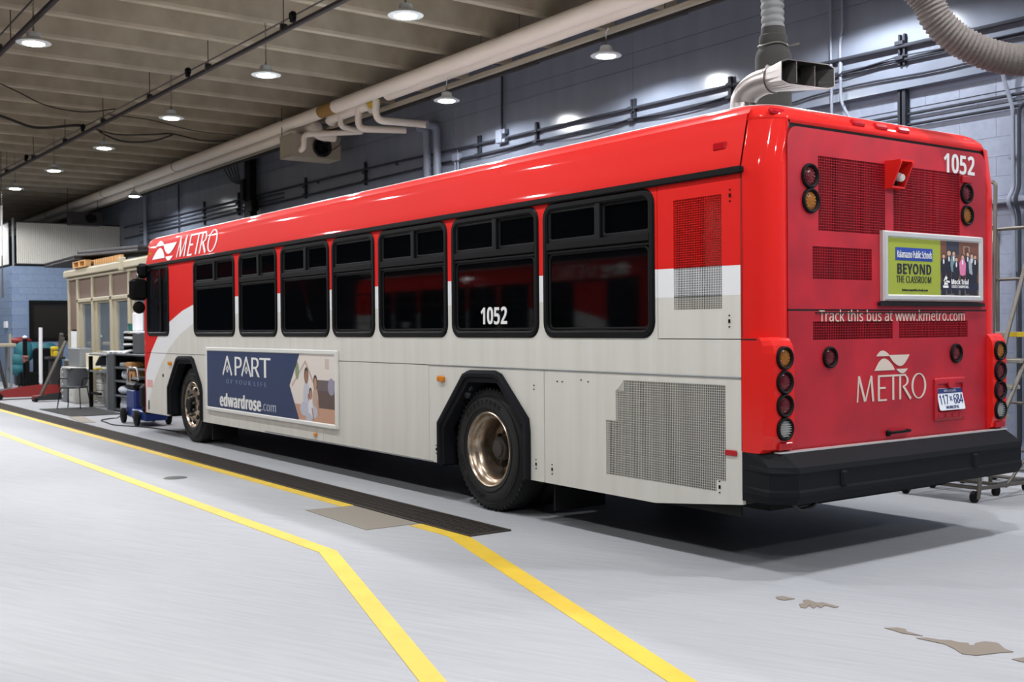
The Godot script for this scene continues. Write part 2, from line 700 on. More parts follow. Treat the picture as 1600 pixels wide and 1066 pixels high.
# ------------------------------------------------------------------ the hall
func build_shell() -> void:
	# floor with rotated texture coordinates (trowel streaks)
	var st := S()
	flat(st)
	var x0 := -46.0
	var x1 := 18.0
	var z0 := -9.0
	var z1 := 18.0
	var pts := [Vector3(x0, 0, z1), Vector3(x1, 0, z1), Vector3(x1, 0, z0), Vector3(x0, 0, z0)]
	for k in [0, 2, 1, 0, 3, 2]:
		var p: Vector3 = pts[k]
		var a := deg_to_rad(-24.0)
		var along := p.x * cos(a) + p.z * sin(a)
		var across := -p.x * sin(a) + p.z * cos(a)
		st.set_uv(Vector2(along * 0.14, across * 2.2))
		st.set_uv2(Vector2(along * 0.06, across * 0.16))
		st.add_vertex(p)
	var under := S()
	box(under, Vector3((x0 + x1) / 2, -0.16, (z0 + z1) / 2), Vector3(x1 - x0, 0.3, z1 - z0))
	st.generate_normals()
	var fl := put("floor", st.commit(), M("floor"))
	struct(fl)
	obj("slab", under, M("bare"), fl)

	# ceiling deck with concrete stems that run from wall to wall
	var ce := S()
	box(ce, Vector3(-14, 6.4, 4.5), Vector3(66, 0.3, 30))
	var ceil_o := obj("ceiling", ce, M("ceiling"))
	struct(ceil_o)
	var stem := S()
	var prof := [[-0.13, 6.27], [-0.13, 6.2], [-0.08, 5.76], [-0.06, 5.72], [0.06, 5.72], [0.08, 5.76], [0.13, 6.2], [0.13, 6.27]]
	flat(stem)
	for i in prof.size() - 1:
		var p0: Array = prof[i]
		var p1: Array = prof[i + 1]
		quad(stem, Vector3(p0[0], p0[1], -0.2), Vector3(p1[0], p1[1], -0.2), Vector3(p1[0], p1[1], 22), Vector3(p0[0], p0[1], 22))
	var stem_mesh := mesh_of(stem)
	for i in 41:
		var o := put("ceiling_beam", stem_mesh, M("ceiling"), ceil_o)
		o.transform = Transform3D(WALL.basis, Vector3(-11.17 + 1.22 * (i - 25), 0, -5.5 - 0.0209 * (1.22 * (i - 25) - 5)))

	# long blue wall: smooth upper panels overhang a block wall
	var w := Node3D.new()
	w.name = numbered("wall_right")
	add_child(w)
	w.transform = WALL
	struct(w)
	var joints := [[4.06, 5.108], [5.112, 5.318], [5.322, 6.4]]
	var seams := [-38.0, -25.5, -13.3, -1.06, 11.2, 22.0]
	for j in joints:
		for i in seams.size() - 1:
			var q := S()
			box(q, Vector3((seams[i] + seams[i + 1]) / 2, (j[0] + j[1]) / 2, -0.125), Vector3(seams[i + 1] - seams[i] - 0.003, j[1] - j[0], 0.25))
			obj("wall_panel", q, M("wall_blue"), w)
	var bk := S()
	box(bk, Vector3(-8, 5.2, -0.3), Vector3(60, 2.3, 0.3))
	obj("backing", bk, M("mortar"), w)
	var low := S()
	box(low, Vector3(-18.2, 2.05, -0.26), Vector3(39.6, 4.1, 0.3))
	box(low, Vector3(13.8, 2.05, -0.26), Vector3(16.4, 4.1, 0.3))
	obj("lower_wall", low, M("block_blue"), w)
	var mb := S()
	box(mb, Vector3(3.6, 2.05, -0.265), Vector3(4.0, 4.1, 0.3))
	obj("mortar", mb, M("mortar"), w)
	var blk := S()
	box(blk, Vector3.ZERO, Vector3(0.3985, 0.1985, 0.03), Transform3D.IDENTITY, 0.0025)
	var half := S()
	box(half, Vector3.ZERO, Vector3(0.1985, 0.1985, 0.03), Transform3D.IDENTITY, 0.0025)
	var blk_m := mesh_of(blk)
	var half_m := mesh_of(half)
	for r in 20:
		var off := 0.2 if r % 2 else 0.0
		for c in 10 + (r % 2):
			var x := 1.8 + c * 0.4 - off
			var o: MeshInstance3D
			if r % 2 and (c == 0 or c == 10):
				o = put("block", half_m, M("block_blue"), w)
				x += 0.1 if c == 0 else -0.1
			else:
				o = put("block", blk_m, M("block_blue"), w)
			o.position = Vector3(x, 0.1 + r * 0.2, -0.1265)
	var plain := mat("wall_plain", c8(150, 156, 168), 0.6)
	for d in [["wall_far", Vector3(-44, 3.1, 4.5), Vector3(0.3, 6.4, 30)], ["wall_near", Vector3(17.5, 3.1, 4.5), Vector3(0.3, 6.4, 30)], ["wall_left", Vector3(-14, 3.1, 16.5), Vector3(66, 6.4, 0.3)]]:
		var q := S()
		box(q, d[1], d[2])
		struct(obj(d[0], q, plain if d[0] != "wall_far" else M("block_back")))


func build_lamps() -> void:
	var proto := Node3D.new()
	var st := S()
	# shallow white bell, about 0.40 m across
	lathe(st, [Vector2(0.0, 0.135), Vector2(0.05, 0.135), Vector2(0.075, 0.125), Vector2(0.085, 0.07), Vector2(0.12, 0.05), Vector2(0.19, 0.018), Vector2(0.202, 0.006), Vector2(0.198, 0.0), Vector2(0.128, -0.006), Vector2(0.124, 0.004)], 36)
	var shade := obj("shade", st, M("lamp_white"), proto)
	var ls := S()
	lathe(ls, [Vector2(0.126, 0.006), Vector2(0.124, -0.004), Vector2(0.112, -0.012), Vector2(0.07, -0.02), Vector2(0.0, -0.023)], 32)
	obj("lens", ls, M("lens_glow"), proto)
	var hk := S()
	tube(hk, [Vector3(0, 0.13, 0), Vector3(0, 0.19, 0)], 0.012, 8)
	tube(hk, arc([Vector3(0, 0.18, 0), Vector3(0.025, 0.2, 0), Vector3(0, 0.235, 0), Vector3(-0.02, 0.21, 0)], 0.015, 4), 0.004, 6)
	obj("hook", hk, M("steel_dull"), proto)
	var links := S()
	for k in 11:
		var y := 0.25 + k * 0.05
		var f := Basis(UP, PI / 2 * (k % 2))
		var loop := []
		for a in 13:
			loop.append(Vector3(0, y, 0) + f * Vector3(0.011 * cos(TAU * a / 12), 0.031 * sin(TAU * a / 12), 0))
		tube(links, loop, 0.0035, 5, false)
	obj("chain", links, M("steel_dull"), proto)
	var lead := S()
	tube(lead, arc([Vector3(0, 0.23, 0), Vector3(0.0, 0.3, 0.0), Vector3(0.06, 0.32, 0.02), Vector3(0.07, 0.345, 0.02)], 0.05), 0.007, 6)
	var lead_mesh := mesh_of(lead)
	var spots := [
		[-6.25, -1.216, "large round white disc lamp at the top of the photo, left of the pipes", true],
		[-9.814, -1.068, "second disc lamp of the middle row, above the unit heater", true],
		[-13.542, -0.991, "third disc lamp of the middle row, left of the unit heater", true],
		[-17.187, -0.903, "fourth disc lamp of the middle row, beside the dark ceiling track", true],
		[-20.768, -0.82, "fifth disc lamp of the middle row, far back left", true],
		[-24.41, -0.752, "farthest disc lamp of the middle row, at the left edge of the photo", true],
		[-9.769, 1.936, "disc lamp on a long chain at the upper left corner beside the ceiling track", true],
		[-2.86, -4.5, "disc lamp at the top edge above the bus rear, nearly out of the photo", true],
		[-6.409, -4.283, "disc lamp on a short cord under the pipe tray, glowing before the dark blue wall", true],
		[-9.905, -4.051, "disc lamp under the pipe tray right of the unit heater", true],
		[-24.483, -3.639, "small far disc lamp against the dark wall above the bus front", true],
	]
	for z in [1.95, 5.2]:
		for k in range(-5, 5):
			var x: float = -9.77 + 3.66 * k
			if z < 2.0 and k == 0:
				continue
			if z > 5.0 and (k < -4 or (k % 2 != 0)):
				continue
			spots.append([x, z, "", false])
	spots.append([-28.06, -0.68, "", false])
	spots.append([-31.7, -0.6, "", false])
	for k in 4:
		spots.append([-2.6 + 3.66 * k, -1.2, "", false])
		if k == 1 or k == 2:
			spots.append([-2.86 + 3.66 * k, -4.5, "", false])
	for s in spots:
		var o: Node3D = proto.duplicate()
		o.name = numbered("ceiling_lamp")
		add_child(o)
		o.position = Vector3(s[0], 5.0, s[1])
		if s[1] < -3.0:
			var ch := o.get_node("chain")
			o.remove_child(ch)
			ch.free()
			put("cord", lead_mesh, M("lamp_white"), o)
		if s[3]:
			tag(o, s[2], "ceiling lamp", "disc lamps under the ceiling")
		else:
			tag(o, "round white disc lamp hanging from the ceiling outside the view", "ceiling lamp", "disc lamps outside the view")
		var l := SpotLight3D.new()
		l.name = "light"
		l.light_color = Color(0.98, 0.985, 1.0)
		l.light_energy = LAMP_ENERGY
		l.light_size = 0.06
		l.spot_angle = 84.0
		l.spot_angle_attenuation = 0.25
		l.spot_range = 60.0
		l.spot_attenuation = 2.0
		l.shadow_enabled = true
		l.position = Vector3(0, -0.03, 0)
		l.rotation_degrees.x = -90
		o.add_child(l)
	proto.free()


func strip_poly(a: Vector2, b: Vector2, w: float) -> PackedVector2Array:
	var n := (b - a).normalized().orthogonal() * w / 2
	return PackedVector2Array([a - n, b - n, b + n, a + n])


func floor_patch(called: String, p: PackedVector2Array, m: Material, label: String, z := 0.003) -> MeshInstance3D:
	# p holds (x, -z) pairs so that the plate faces up
	var st := S()
	flat(st)
	prism(st, p, 0.003, Transform3D(Basis(Vector3(1, 0, 0), Vector3(0, 0, -1), Vector3(0, 1, 0)), Vector3.ZERO), z)
	return obj(called, st, m, get_node("floor"), label)


func build_floor_marks() -> void:
	# painted lines: long runs beside the trench, then slanting towards the camera
	floor_patch("yellow_line", poly([-34, -0.80, -3.93, -0.80, -3.93, -0.69, -34, -0.69]), M("yellow_paint"), "yellow floor line along the drain grating")
	floor_patch("yellow_line", poly([-2.80, -0.80, -2.26, -0.80, 1.25, -1.85, 4.5, -2.82, 4.5, -2.70, 1.25, -1.73, -2.12, -0.69, -2.80, -0.69]), M("yellow_paint"), "yellow floor line slanting away from the grating's end")
	floor_patch("yellow_line", poly([-34, -1.79, -2.30, -1.79, 0.52, -2.66, 3.0, -3.42, 3.0, -3.30, 0.50, -2.54, -2.28, -1.67, -34, -1.67]), M("yellow_paint"), "outer yellow floor line with a bend")
	floor_patch("bare_patch", poly([-3.96, -1.12, -2.84, -1.15, -2.83, -0.70, -3.9, -0.70]), M("bare_tan"), "square of bare tan concrete between the yellow lines", 0.004)
	var spots := [
		["small bare spot in the grey paint", [0.376, -0.32, 0.382, -0.277, 0.465, -0.266, 0.454, -0.341, 0.41, -0.345]],
		["ragged bare spot in the grey paint", [0.554, -0.338, 0.561, -0.304, 0.512, -0.257, 0.522, -0.226, 0.594, -0.244, 0.612, -0.212, 0.718, -0.216, 0.724, -0.249, 0.658, -0.254, 0.679, -0.316, 0.639, -0.294, 0.663, -0.354, 0.603, -0.316, 0.636, -0.38, 0.605, -0.388]],
		["narrow bare spot in the grey paint", [1.118, -0.377, 1.156, -0.32, 1.197, -0.315, 1.219, -0.343, 1.316, -0.353, 1.225, -0.39, 1.171, -0.378]],
		["largest bare spot in the grey paint", [1.318, -0.41, 1.339, -0.364, 1.403, -0.345, 1.433, -0.313, 1.483, -0.313, 1.513, -0.286, 1.535, -0.315, 1.548, -0.299, 1.533, -0.267, 1.543, -0.202, 1.595, -0.178, 1.668, -0.242, 1.715, -0.253, 1.69, -0.299, 1.645, -0.437, 1.591, -0.465, 1.529, -0.424, 1.458, -0.391, 1.376, -0.401]],
		["bare spot at the right edge of the photo", [1.77, -0.361, 1.79, -0.294, 1.812, -0.294, 1.839, -0.362, 1.802, -0.365]],
	]
	for q in spots:
		floor_patch("bare_patch", poly(q[1]), M("bare"), q[0], 0.004)
	# round drain cover
	var st := S()
	lathe(st, [Vector2(0.0, 0.006), Vector2(0.1, 0.006), Vector2(0.11, 0.004), Vector2(0.12, 0.0)], 28)
	var d := single("drain_cover", st, M("steel_dark"), "small round dark cover set in the floor between the yellow lines", "drain")
	d.position = Vector3(-6.65, 0.0, 1.31)
	# trench grating: panels of bars over a pit
	var g := thing("floor_grating", "long dark steel trench grating beside the inner yellow line", "grating", Vector3(-2.15, 0, 0.5))
	var pit := S()
	box(pit, Vector3(-16, 0.0015, 0.0), Vector3(32.0, 0.003, 0.36))
	obj("pit", pit, M("pit"), g)
	var fr := S()
	for s in [-1, 1]:
		box(fr, Vector3(-16, 0.005, s * 0.18), Vector3(32.0, 0.01, 0.018))
	box(fr, Vector3(0, 0.005, 0), Vector3(0.02, 0.01, 0.36))
	obj("frame", fr, M("grating"), g)
	var panel := S()
	for k in 24:
		box(panel, Vector3(-0.02 - k * 0.0415, 0.0065, 0), Vector3(0.014, 0.007, 0.35))
	for z in [-0.17, -0.085, 0.0, 0.085, 0.17]:
		box(panel, Vector3(-0.5, 0.005, z), Vector3(0.98, 0.007, 0.008))
	var pm := mesh_of(panel)
	for k in 32:
		var o := put("grate_panel", pm, M("grating"), g)
		o.position = Vector3(-k * 1.0, 0, 0)


# ------------------------------------------------------------------ the bus
const WINS := [[-9.76, -8.32], [-8.19, -7.06], [-6.96, -5.75], [-5.69, -4.785], [-4.71, -3.49], [-3.425, -2.195], [-2.14, -0.918]]
const W0 := 1.422
const W1 := 2.424


func lean(y: float) -> float:
	if y < 2.47:
		return 0.0
	if y < 2.8:
		return 0.22 * (y - 2.47)
	return 0.0726 + 0.6 * (y - 2.8)


func outline(w: float, e: float, r: float, front: float, rf: float) -> Array:
	# plan outline of the body, from the left side round the rear: x, z
	var p := []
	var zl := -w
	var zr := -2.59 + w
	var xr := -e
	var n := 8
	for k in n + 1:
		var a := PI / 2 * k / n
		p.append(Vector2(xr - r + r * sin(a), zl - r + r * cos(a)))
	for k in n + 1:
		var a := PI / 2 * k / n
		p.append(Vector2(xr - r + r * cos(a), zr + r - r * sin(a)))
	for k in n + 1:
		var a := PI / 2 * k / n
		p.append(Vector2(front + rf - rf * sin(a), zr + rf - rf * cos(a)))
	for k in n + 1:
		var a := PI / 2 * k / n
		p.append(Vector2(front + rf - rf * cos(a), zl - rf + rf * sin(a)))
	return p


func build_bus() -> void:
	var bus := thing("bus", "red and grey city transit bus seen from its left rear", "bus")
	var arch_r := poly([-3.645, 0.2, -3.65, 0.69, -3.24, 1.12, -3.15, 1.15, -2.78, 1.155, -2.69, 1.13, -2.335, 0.80, -2.32, 0.70, -2.325, 0.2])
	var arch_f := poly([-10.81, 0.2, -10.815, 0.72, -10.44, 1.12, -10.36, 1.15, -9.87, 1.155, -9.79, 1.13, -9.50, 0.80, -9.47, 0.70, -9.465, 0.2])
	var wins := []
	for w in WINS:
		wins.append(rrect(w[0] + 0.02, W0 + 0.02, w[1] - 0.02, W1 - 0.02, 0.09))
	var drv := rrect(-11.69, 1.45, -10.78, 2.42, 0.08)
	wins.append(drv)
	var gr_up := rect(-0.742, 1.606, -0.318, 2.316)
	var low_holes := [poly([-1.325, 0.85, -1.325, 1.06, -1.29, 1.08, -1.24, 1.134, -0.294, 1.134, -0.294, 0.54, -0.374, 0.54, -0.374, 0.468, -1.43, 0.468, -1.43, 0.85])]
	var gap := [
		rect(-12.0, 1.179, -0.1, 1.186), rect(-0.894, 1.416, -0.1, 1.422), rect(-0.896, 1.416, -0.89, 2.44), rect(-2.146, 0.3, -2.14, 1.18), rect(-3.82, 0.3, -3.814, 1.18),
		rect(-5.93, 0.3, -5.926, 0.7), rect(-11.0, 0.9, -10.996, 1.1),
	]
	var holes := [arch_r, arch_f] + wins + gap + [gr_up] + low_holes
	# colour fields of the left side
	var skirt := poly([-11.84, 0.305, -9.4, 0.318, -3.6, 0.335, -0.93, 0.328, -0.155, 0.412, -0.155, 2.46, -11.84, 2.46])
	# swoosh: silver edge then white edge then red, rising to the back
	var white_edge := poly_line([-11.9, 0.62, -11.84, 0.88, -11.786, 0.96, -11.567, 1.206, -11.266, 1.42, -10.783, 1.615, -10.221, 1.768, -9.767, 1.846, -9.2, 1.91])
	var silver_edge := poly_line([-11.9, 0.28, -11.84, 0.36, -11.715, 0.49, -11.497, 0.734, -11.198, 0.985, -10.797, 1.251, -10.336, 1.448, -9.776, 1.60, -9.2, 1.70])
	var back_edge := silver_edge.duplicate()
	back_edge.reverse()
	var grey_a := PackedVector2Array([Vector2(-11.9, 0.0), Vector2(-0.155, 0.0), Vector2(-0.155, 1.69)])
	grey_a.append_array(back_edge)
	var white_a := silver_edge.duplicate()
	white_a.append_array(PackedVector2Array([Vector2(-0.155, 1.69), Vector2(-0.155, 1.87), Vector2(-3.0, 1.90)]))
	var red_a := white_edge.duplicate()
	red_a.append_array(PackedVector2Array([Vector2(-3.0, 1.90), Vector2(-0.155, 1.87), Vector2(-0.155, 2.6), Vector2(-11.9, 2.6)]))
	white_edge.reverse()
	white_a.append_array(white_edge)
	var fields := [["grey_side_panel", grey_a, "grey_body"], ["white_stripe_panel", white_a, "light_body"], ["red_side_panel", red_a, "red"]]
	for f in fields:
		var st := S()
		var parts := []
		for q in Geometry2D.intersect_polygons(f[1], skirt):
			parts.append(q)
		if f[0] == "white_stripe_panel":
			# one stripe on each window pillar
			var cuts := [-12.0, -11.235]
			for w in WINS:
				cuts.append((w[0] + w[1]) / 2)
			cuts.append(0.0)
			for i in cuts.size() - 1:
				var piece := []
				for q in parts:
					piece.append_array(Geometry2D.intersect_polygons(q, rect(cuts[i], 0.0, cuts[i + 1], 3.0)))
				st = S()
				sheet(st, piece, holes, 0.025)
				obj(f[0], st, M(f[2]), bus)
			continue
		sheet(st, parts, holes, 0.025)
		obj(f[0], st, M(f[2]), bus)
	# inner dark shell with window openings, floor, far side
	var inner := S()
	var through := wins + [arch_r, arch_f]
	sheet(inner, [rect(-11.8, 0.33, -0.2, 2.55)], through + [rect(-0.75, 1.6, -0.31, 2.32), rect(-1.44, 0.46, -0.28, 1.14)], 0.02, Transform3D.IDENTITY, -0.03)
	obj("inner_shell", inner, M("cavity"), bus)
	var deck := S()
	box(deck, Vector3(-6.0, 0.42, -1.295), Vector3(11.5, 0.08, 2.0))
	box(deck, Vector3(-6.0, 2.56, -1.295), Vector3(11.5, 0.04, 2.4))
	box(deck, Vector3(-0.45, 1.4, -1.295), Vector3(0.04, 2.0, 2.3))
	for cx in [-10.14, -2.985]:
		box(deck, Vector3(cx, 1.22, -1.295), Vector3(1.6, 0.04, 2.4))
		for sx in [-0.72, 0.72]:
			box(deck, Vector3(cx + sx, 0.75, -0.45), Vector3(0.04, 0.9, 0.78))
			box(deck, Vector3(cx + sx, 0.75, -2.14), Vector3(0.04, 0.9, 0.78))
		box(deck, Vector3(cx, 0.75, -0.83), Vector3(1.5, 0.9, 0.03))
		box(deck, Vector3(cx, 0.75, -1.76), Vector3(1.5, 0.9, 0.03))
	box(deck, Vector3(-1.2, 0.45, -1.3), Vector3(1.9, 0.25, 1.9))
	box(deck, Vector3(-6.4, 0.33, -1.3), Vector3(5.4, 0.12, 1.9))
	obj("underframe", deck, M("cavity"), bus)
	var seats := S()
	for k in 8:
		for zz in [-0.42, -2.1]:
			var sx := -1.4 - k * 1.02
			box(seats, Vector3(sx, 0.95, zz), Vector3(0.42, 0.08, 0.8), Transform3D.IDENTITY, 0.03)
			box(seats, Vector3(sx + 0.2, 1.28, zz), Vector3(0.07, 0.62, 0.8), Transform3D.IDENTITY, 0.03)
	obj("seats", seats, M("plastic_dark"), bus)
	var far := S()
	var XR := Transform3D(Basis(UP, PI), Vector3(0, 0, -2.59))
	var far_w := []
	for w in WINS:
		far_w.append(rrect(-w[1], W0, -w[0], W1, 0.09))
	var far_arch := [poly([2.32, 0.2, 2.335, 0.8, 2.78, 1.155, 3.2, 1.15, 3.65, 0.69, 3.64, 0.2]), poly([9.46, 0.2, 9.5, 0.8, 9.87, 1.155, 10.4, 1.15, 10.81, 0.69, 10.81, 0.2])]
	sheet(far, [rect(0.155, 0.33, 11.84, 1.87)], far_w + far_arch, 0.025, XR)
	obj("right_side_panel", far, M("grey_body"), bus)
	far = S()
	sheet(far, [rect(0.155, 1.87, 11.84, 2.47)], far_w, 0.025, XR)
	obj("right_side_panel", far, M("red"), bus)
	far = S()
	for w in WINS:
		prism(far, rect(-w[1], W0, -w[0], W1), 0.008, XR, -0.01)
	obj("right_side_glass", far, M("glass"), bus)

	bus_upper(bus)
	bus_windows(bus, drv)
	bus_side_fittings(bus, arch_r, arch_f)
	bus_wheels(bus)
	bus_rear(bus)


func bus_upper(bus: Node3D) -> void:
	# leaning panels above the windows
	var st := S()
	for side in [0, 1]:
		var rings := []
		for y in [2.455, 2.47, 2.58, 2.7, 2.795, 2.8, 2.84]:
			var z: float = -lean(y) + (0.008 if y < 2.796 else -0.006)
			if side:
				z = -2.59 - z
			var a := [Vector3(-0.157, y, z), Vector3(-11.76, y, z)]
			if side == 0:
				a.reverse()
			rings.append(a)
		loft(st, rings, false)
	obj("upper_side_panel", st, M("red"), bus)
	# roof with rounded edges all round
	st = S()
	var rings := []
	for s in [[2.455, 0.0, 0.18, 0.2], [2.7, 0.051, 0.18, 0.2], [2.74, 0.06, 0.004, 0.2], [2.80, 0.08, 0.03, 0.2], [2.84, 0.104, 0.075, 0.2], [2.862, 0.14, 0.12, 0.2], [2.868, 0.15, 0.135, 0.2], [2.89, 0.23, 0.21, 0.22], [2.91, 0.36, 0.32, 0.25], [2.93, 0.6, 0.5, 0.3], [2.945, 0.95, 0.9, 0.3], [2.948, 1.2, 1.2, 0.1]]:
		var ring_pts := []
		for q in outline(s[1], s[2], s[3], -12.16 + s[2] * 0.6, 0.34):
			ring_pts.append(Vector3(q.x, s[0], q.y))
		rings.append(ring_pts)
	loft(st, rings.slice(0, 6), true)
	obj("roof", st, M("red"), bus)
	st = S()
	loft(st, rings.slice(5), true)
	obj("roof_top", st, M("light_body"), bus, "white roof top")
	# front cap and windshield
	st = S()
	rings = []
	for y in [0.3, 0.5, 1.1, 1.45, 2.46]:
		var a := []
		for k in 9:
			var t := PI / 2 * k / 8
			a.append(Vector3(-11.84 - 0.32 * sin(t), y, -0.34 + 0.34 * cos(t) - 0.0))
		for k in 9:
			var t := PI / 2 * (8 - k) / 8
			a.append(Vector3(-11.84 - 0.32 * sin(t), y, -2.25 - 0.34 * cos(t)))
		a.reverse()
		rings.append(a)
	loft(st, rings, false)
	obj("front_cap", st, M("red"), bus)
	st = S()
	box(st, Vector3(-12.17, 1.75, -1.295), Vector3(0.02, 1.1, 2.0), Transform3D.IDENTITY, 0.008)
	obj("windshield", st, M("glass"), bus)
	st = S()
	box(st, Vector3(-12.16, 0.45, -1.295), Vector3(0.18, 0.4, 2.5), Transform3D.IDENTITY, 0.05)
	box(st, Vector3(-11.98, 0.53, -0.06), Vector3(0.22, 0.36, 0.2), Transform3D.IDENTITY, 0.05)
	obj("front_bumper", st, M("bumper"), bus)
	# black rail above the windows
	st = S()
	box(st, Vector3(-5.96, 2.447, 0.012), Vector3(11.64, 0.045, 0.032), Transform3D.IDENTITY, 0.008)
	box(st, Vector3(-0.16, 2.447, 0.014), Vector3(0.06, 0.04, 0.036), Transform3D.IDENTITY, 0.008)
	obj("drip_rail", st, M("black_trim"), bus)
	# lettering and wave mark on the leaning panel
	var tilt := Transform3D(Basis(Vector3(1, 0, 0), -atan(0.22)), Vector3(0, 2.47, 0.011))
	st = S()
	metro(st, -10.43, 0.03, -8.95, 0.32, tilt)
	obj("lettering", st, M("white_print"), bus, "thin white METRO lettering above the front windows")
	st = S()
	wave(st, -11.46, -10.5, 0.005, 0.32, tilt)
	obj("emblem", st, M("white_print"), bus, "white wave emblem beside the lettering")
	st = S()
	box(st, Vector3(-0.35, 2.615, -0.025), Vector3(0.11, 0.05, 0.025), Transform3D.IDENTITY, 0.008)
	var mk := obj("side_marker", st, M("red_marker"), bus, "red marker lamp near the roof edge")
	st = S()
	box(st, Vector3(-11.63, 2.62, -0.025), Vector3(0.12, 0.05, 0.02), Transform3D.IDENTITY, 0.008)
	obj("side_marker", st, M("amber"), bus, "amber marker lamp before the emblem")


func metro(st: SurfaceTool, x0: float, y0: float, x1: float, y1: float, xf: Transform3D) -> void:
	var w := x1 - x0
	var h := y1 - y0
	var P := func(a: float, b: float) -> Vector2: return Vector2(x0 + a * w, y0 + b * h)
	var T := 0.026 * w
	var N := 0.016 * w
	stroke(st, [P.call(0.015, 0.0), P.call(0.035, 1.0)], N, xf, 0.004)
	stroke(st, [P.call(0.035, 1.0), P.call(0.115, 0.02)], T, xf, 0.005)
	stroke(st, [P.call(0.12, 0.02), P.call(0.2, 1.0)], N, xf, 0.006)
	stroke(st, [P.call(0.2, 1.0), P.call(0.225, 0.0)], T, xf, 0.007)
	stroke(st, [P.call(0.31, 0.0), P.call(0.31, 1.0)], T, xf, 0.004)
	stroke(st, [P.call(0.3, 0.018), P.call(0.42, 0.018)], N, xf, 0.005)
	stroke(st, [P.call(0.3, 0.5), P.call(0.405, 0.5)], N, xf, 0.005)
	stroke(st, [P.call(0.3, 0.97), P.call(0.7, 0.97)], N, xf, 0.005)
	stroke(st, [P.call(0.515, 0.0), P.call(0.515, 1.0)], T, xf, 0.004)
	stroke(st, [P.call(0.615, 0.0), P.call(0.615, 1.0)], T, xf, 0.004)
	var bowl_o := PackedVector2Array()
	var bowl_i := PackedVector2Array()
	for k in 13:
		var a := PI / 2 - PI * k / 12
		bowl_o.append(P.call(0.66 + 0.075 * cos(a), 0.745 + 0.24 * sin(a)))
		bowl_i.append(P.call(0.655 + 0.052 * cos(a), 0.745 + 0.205 * sin(a)))
	bowl_i.reverse()
	bowl_o.append_array(bowl_i)
	prism(st, bowl_o, 0.003, xf, 0.006)
	stroke(st, [P.call(0.655, 0.53), P.call(0.765, 0.0)], T, xf, 0.007)
	var oo := PackedVector2Array()
	var oi := PackedVector2Array()
	for k in 33:
		var a := TAU * k / 32
		oo.append(P.call(0.89 + 0.11 * cos(a), 0.5 + 0.52 * sin(a)))
		oi.append(P.call(0.89 + 0.083 * cos(a), 0.5 + 0.475 * sin(a)))
	for k in 32:
		prism(st, PackedVector2Array([oo[k], oo[k + 1], oi[k + 1], oi[k]]), 0.003, xf, 0.005)


func wave(st: SurfaceTool, x0: float, x1: float, y0: float, y1: float, xf: Transform3D) -> void:
	var w := x1 - x0
	var h := y1 - y0
	for s in [[0.05, 0.42, 0.76, 0.24], [0.40, 0.98, 0.80, -0.48], [0.0, 0.56, 0.16, 0.5], [0.6, 0.93, 0.2, -0.2]]:
		var p := PackedVector2Array()
		for k in 17:
			var t := k / 16.0
			# leaning half waves: flat on one side, curved on the other
			var sway := 0.06 * sin(TAU * t) * signf(s[3])
			p.append(Vector2(x0 + w * lerpf(s[0], s[1], t), y0 + h * (s[2] + s[3] * pow(sin(PI * t), 0.85) * (1.0 + sway))))
		prism(st, p, 0.003, xf, 0.006)


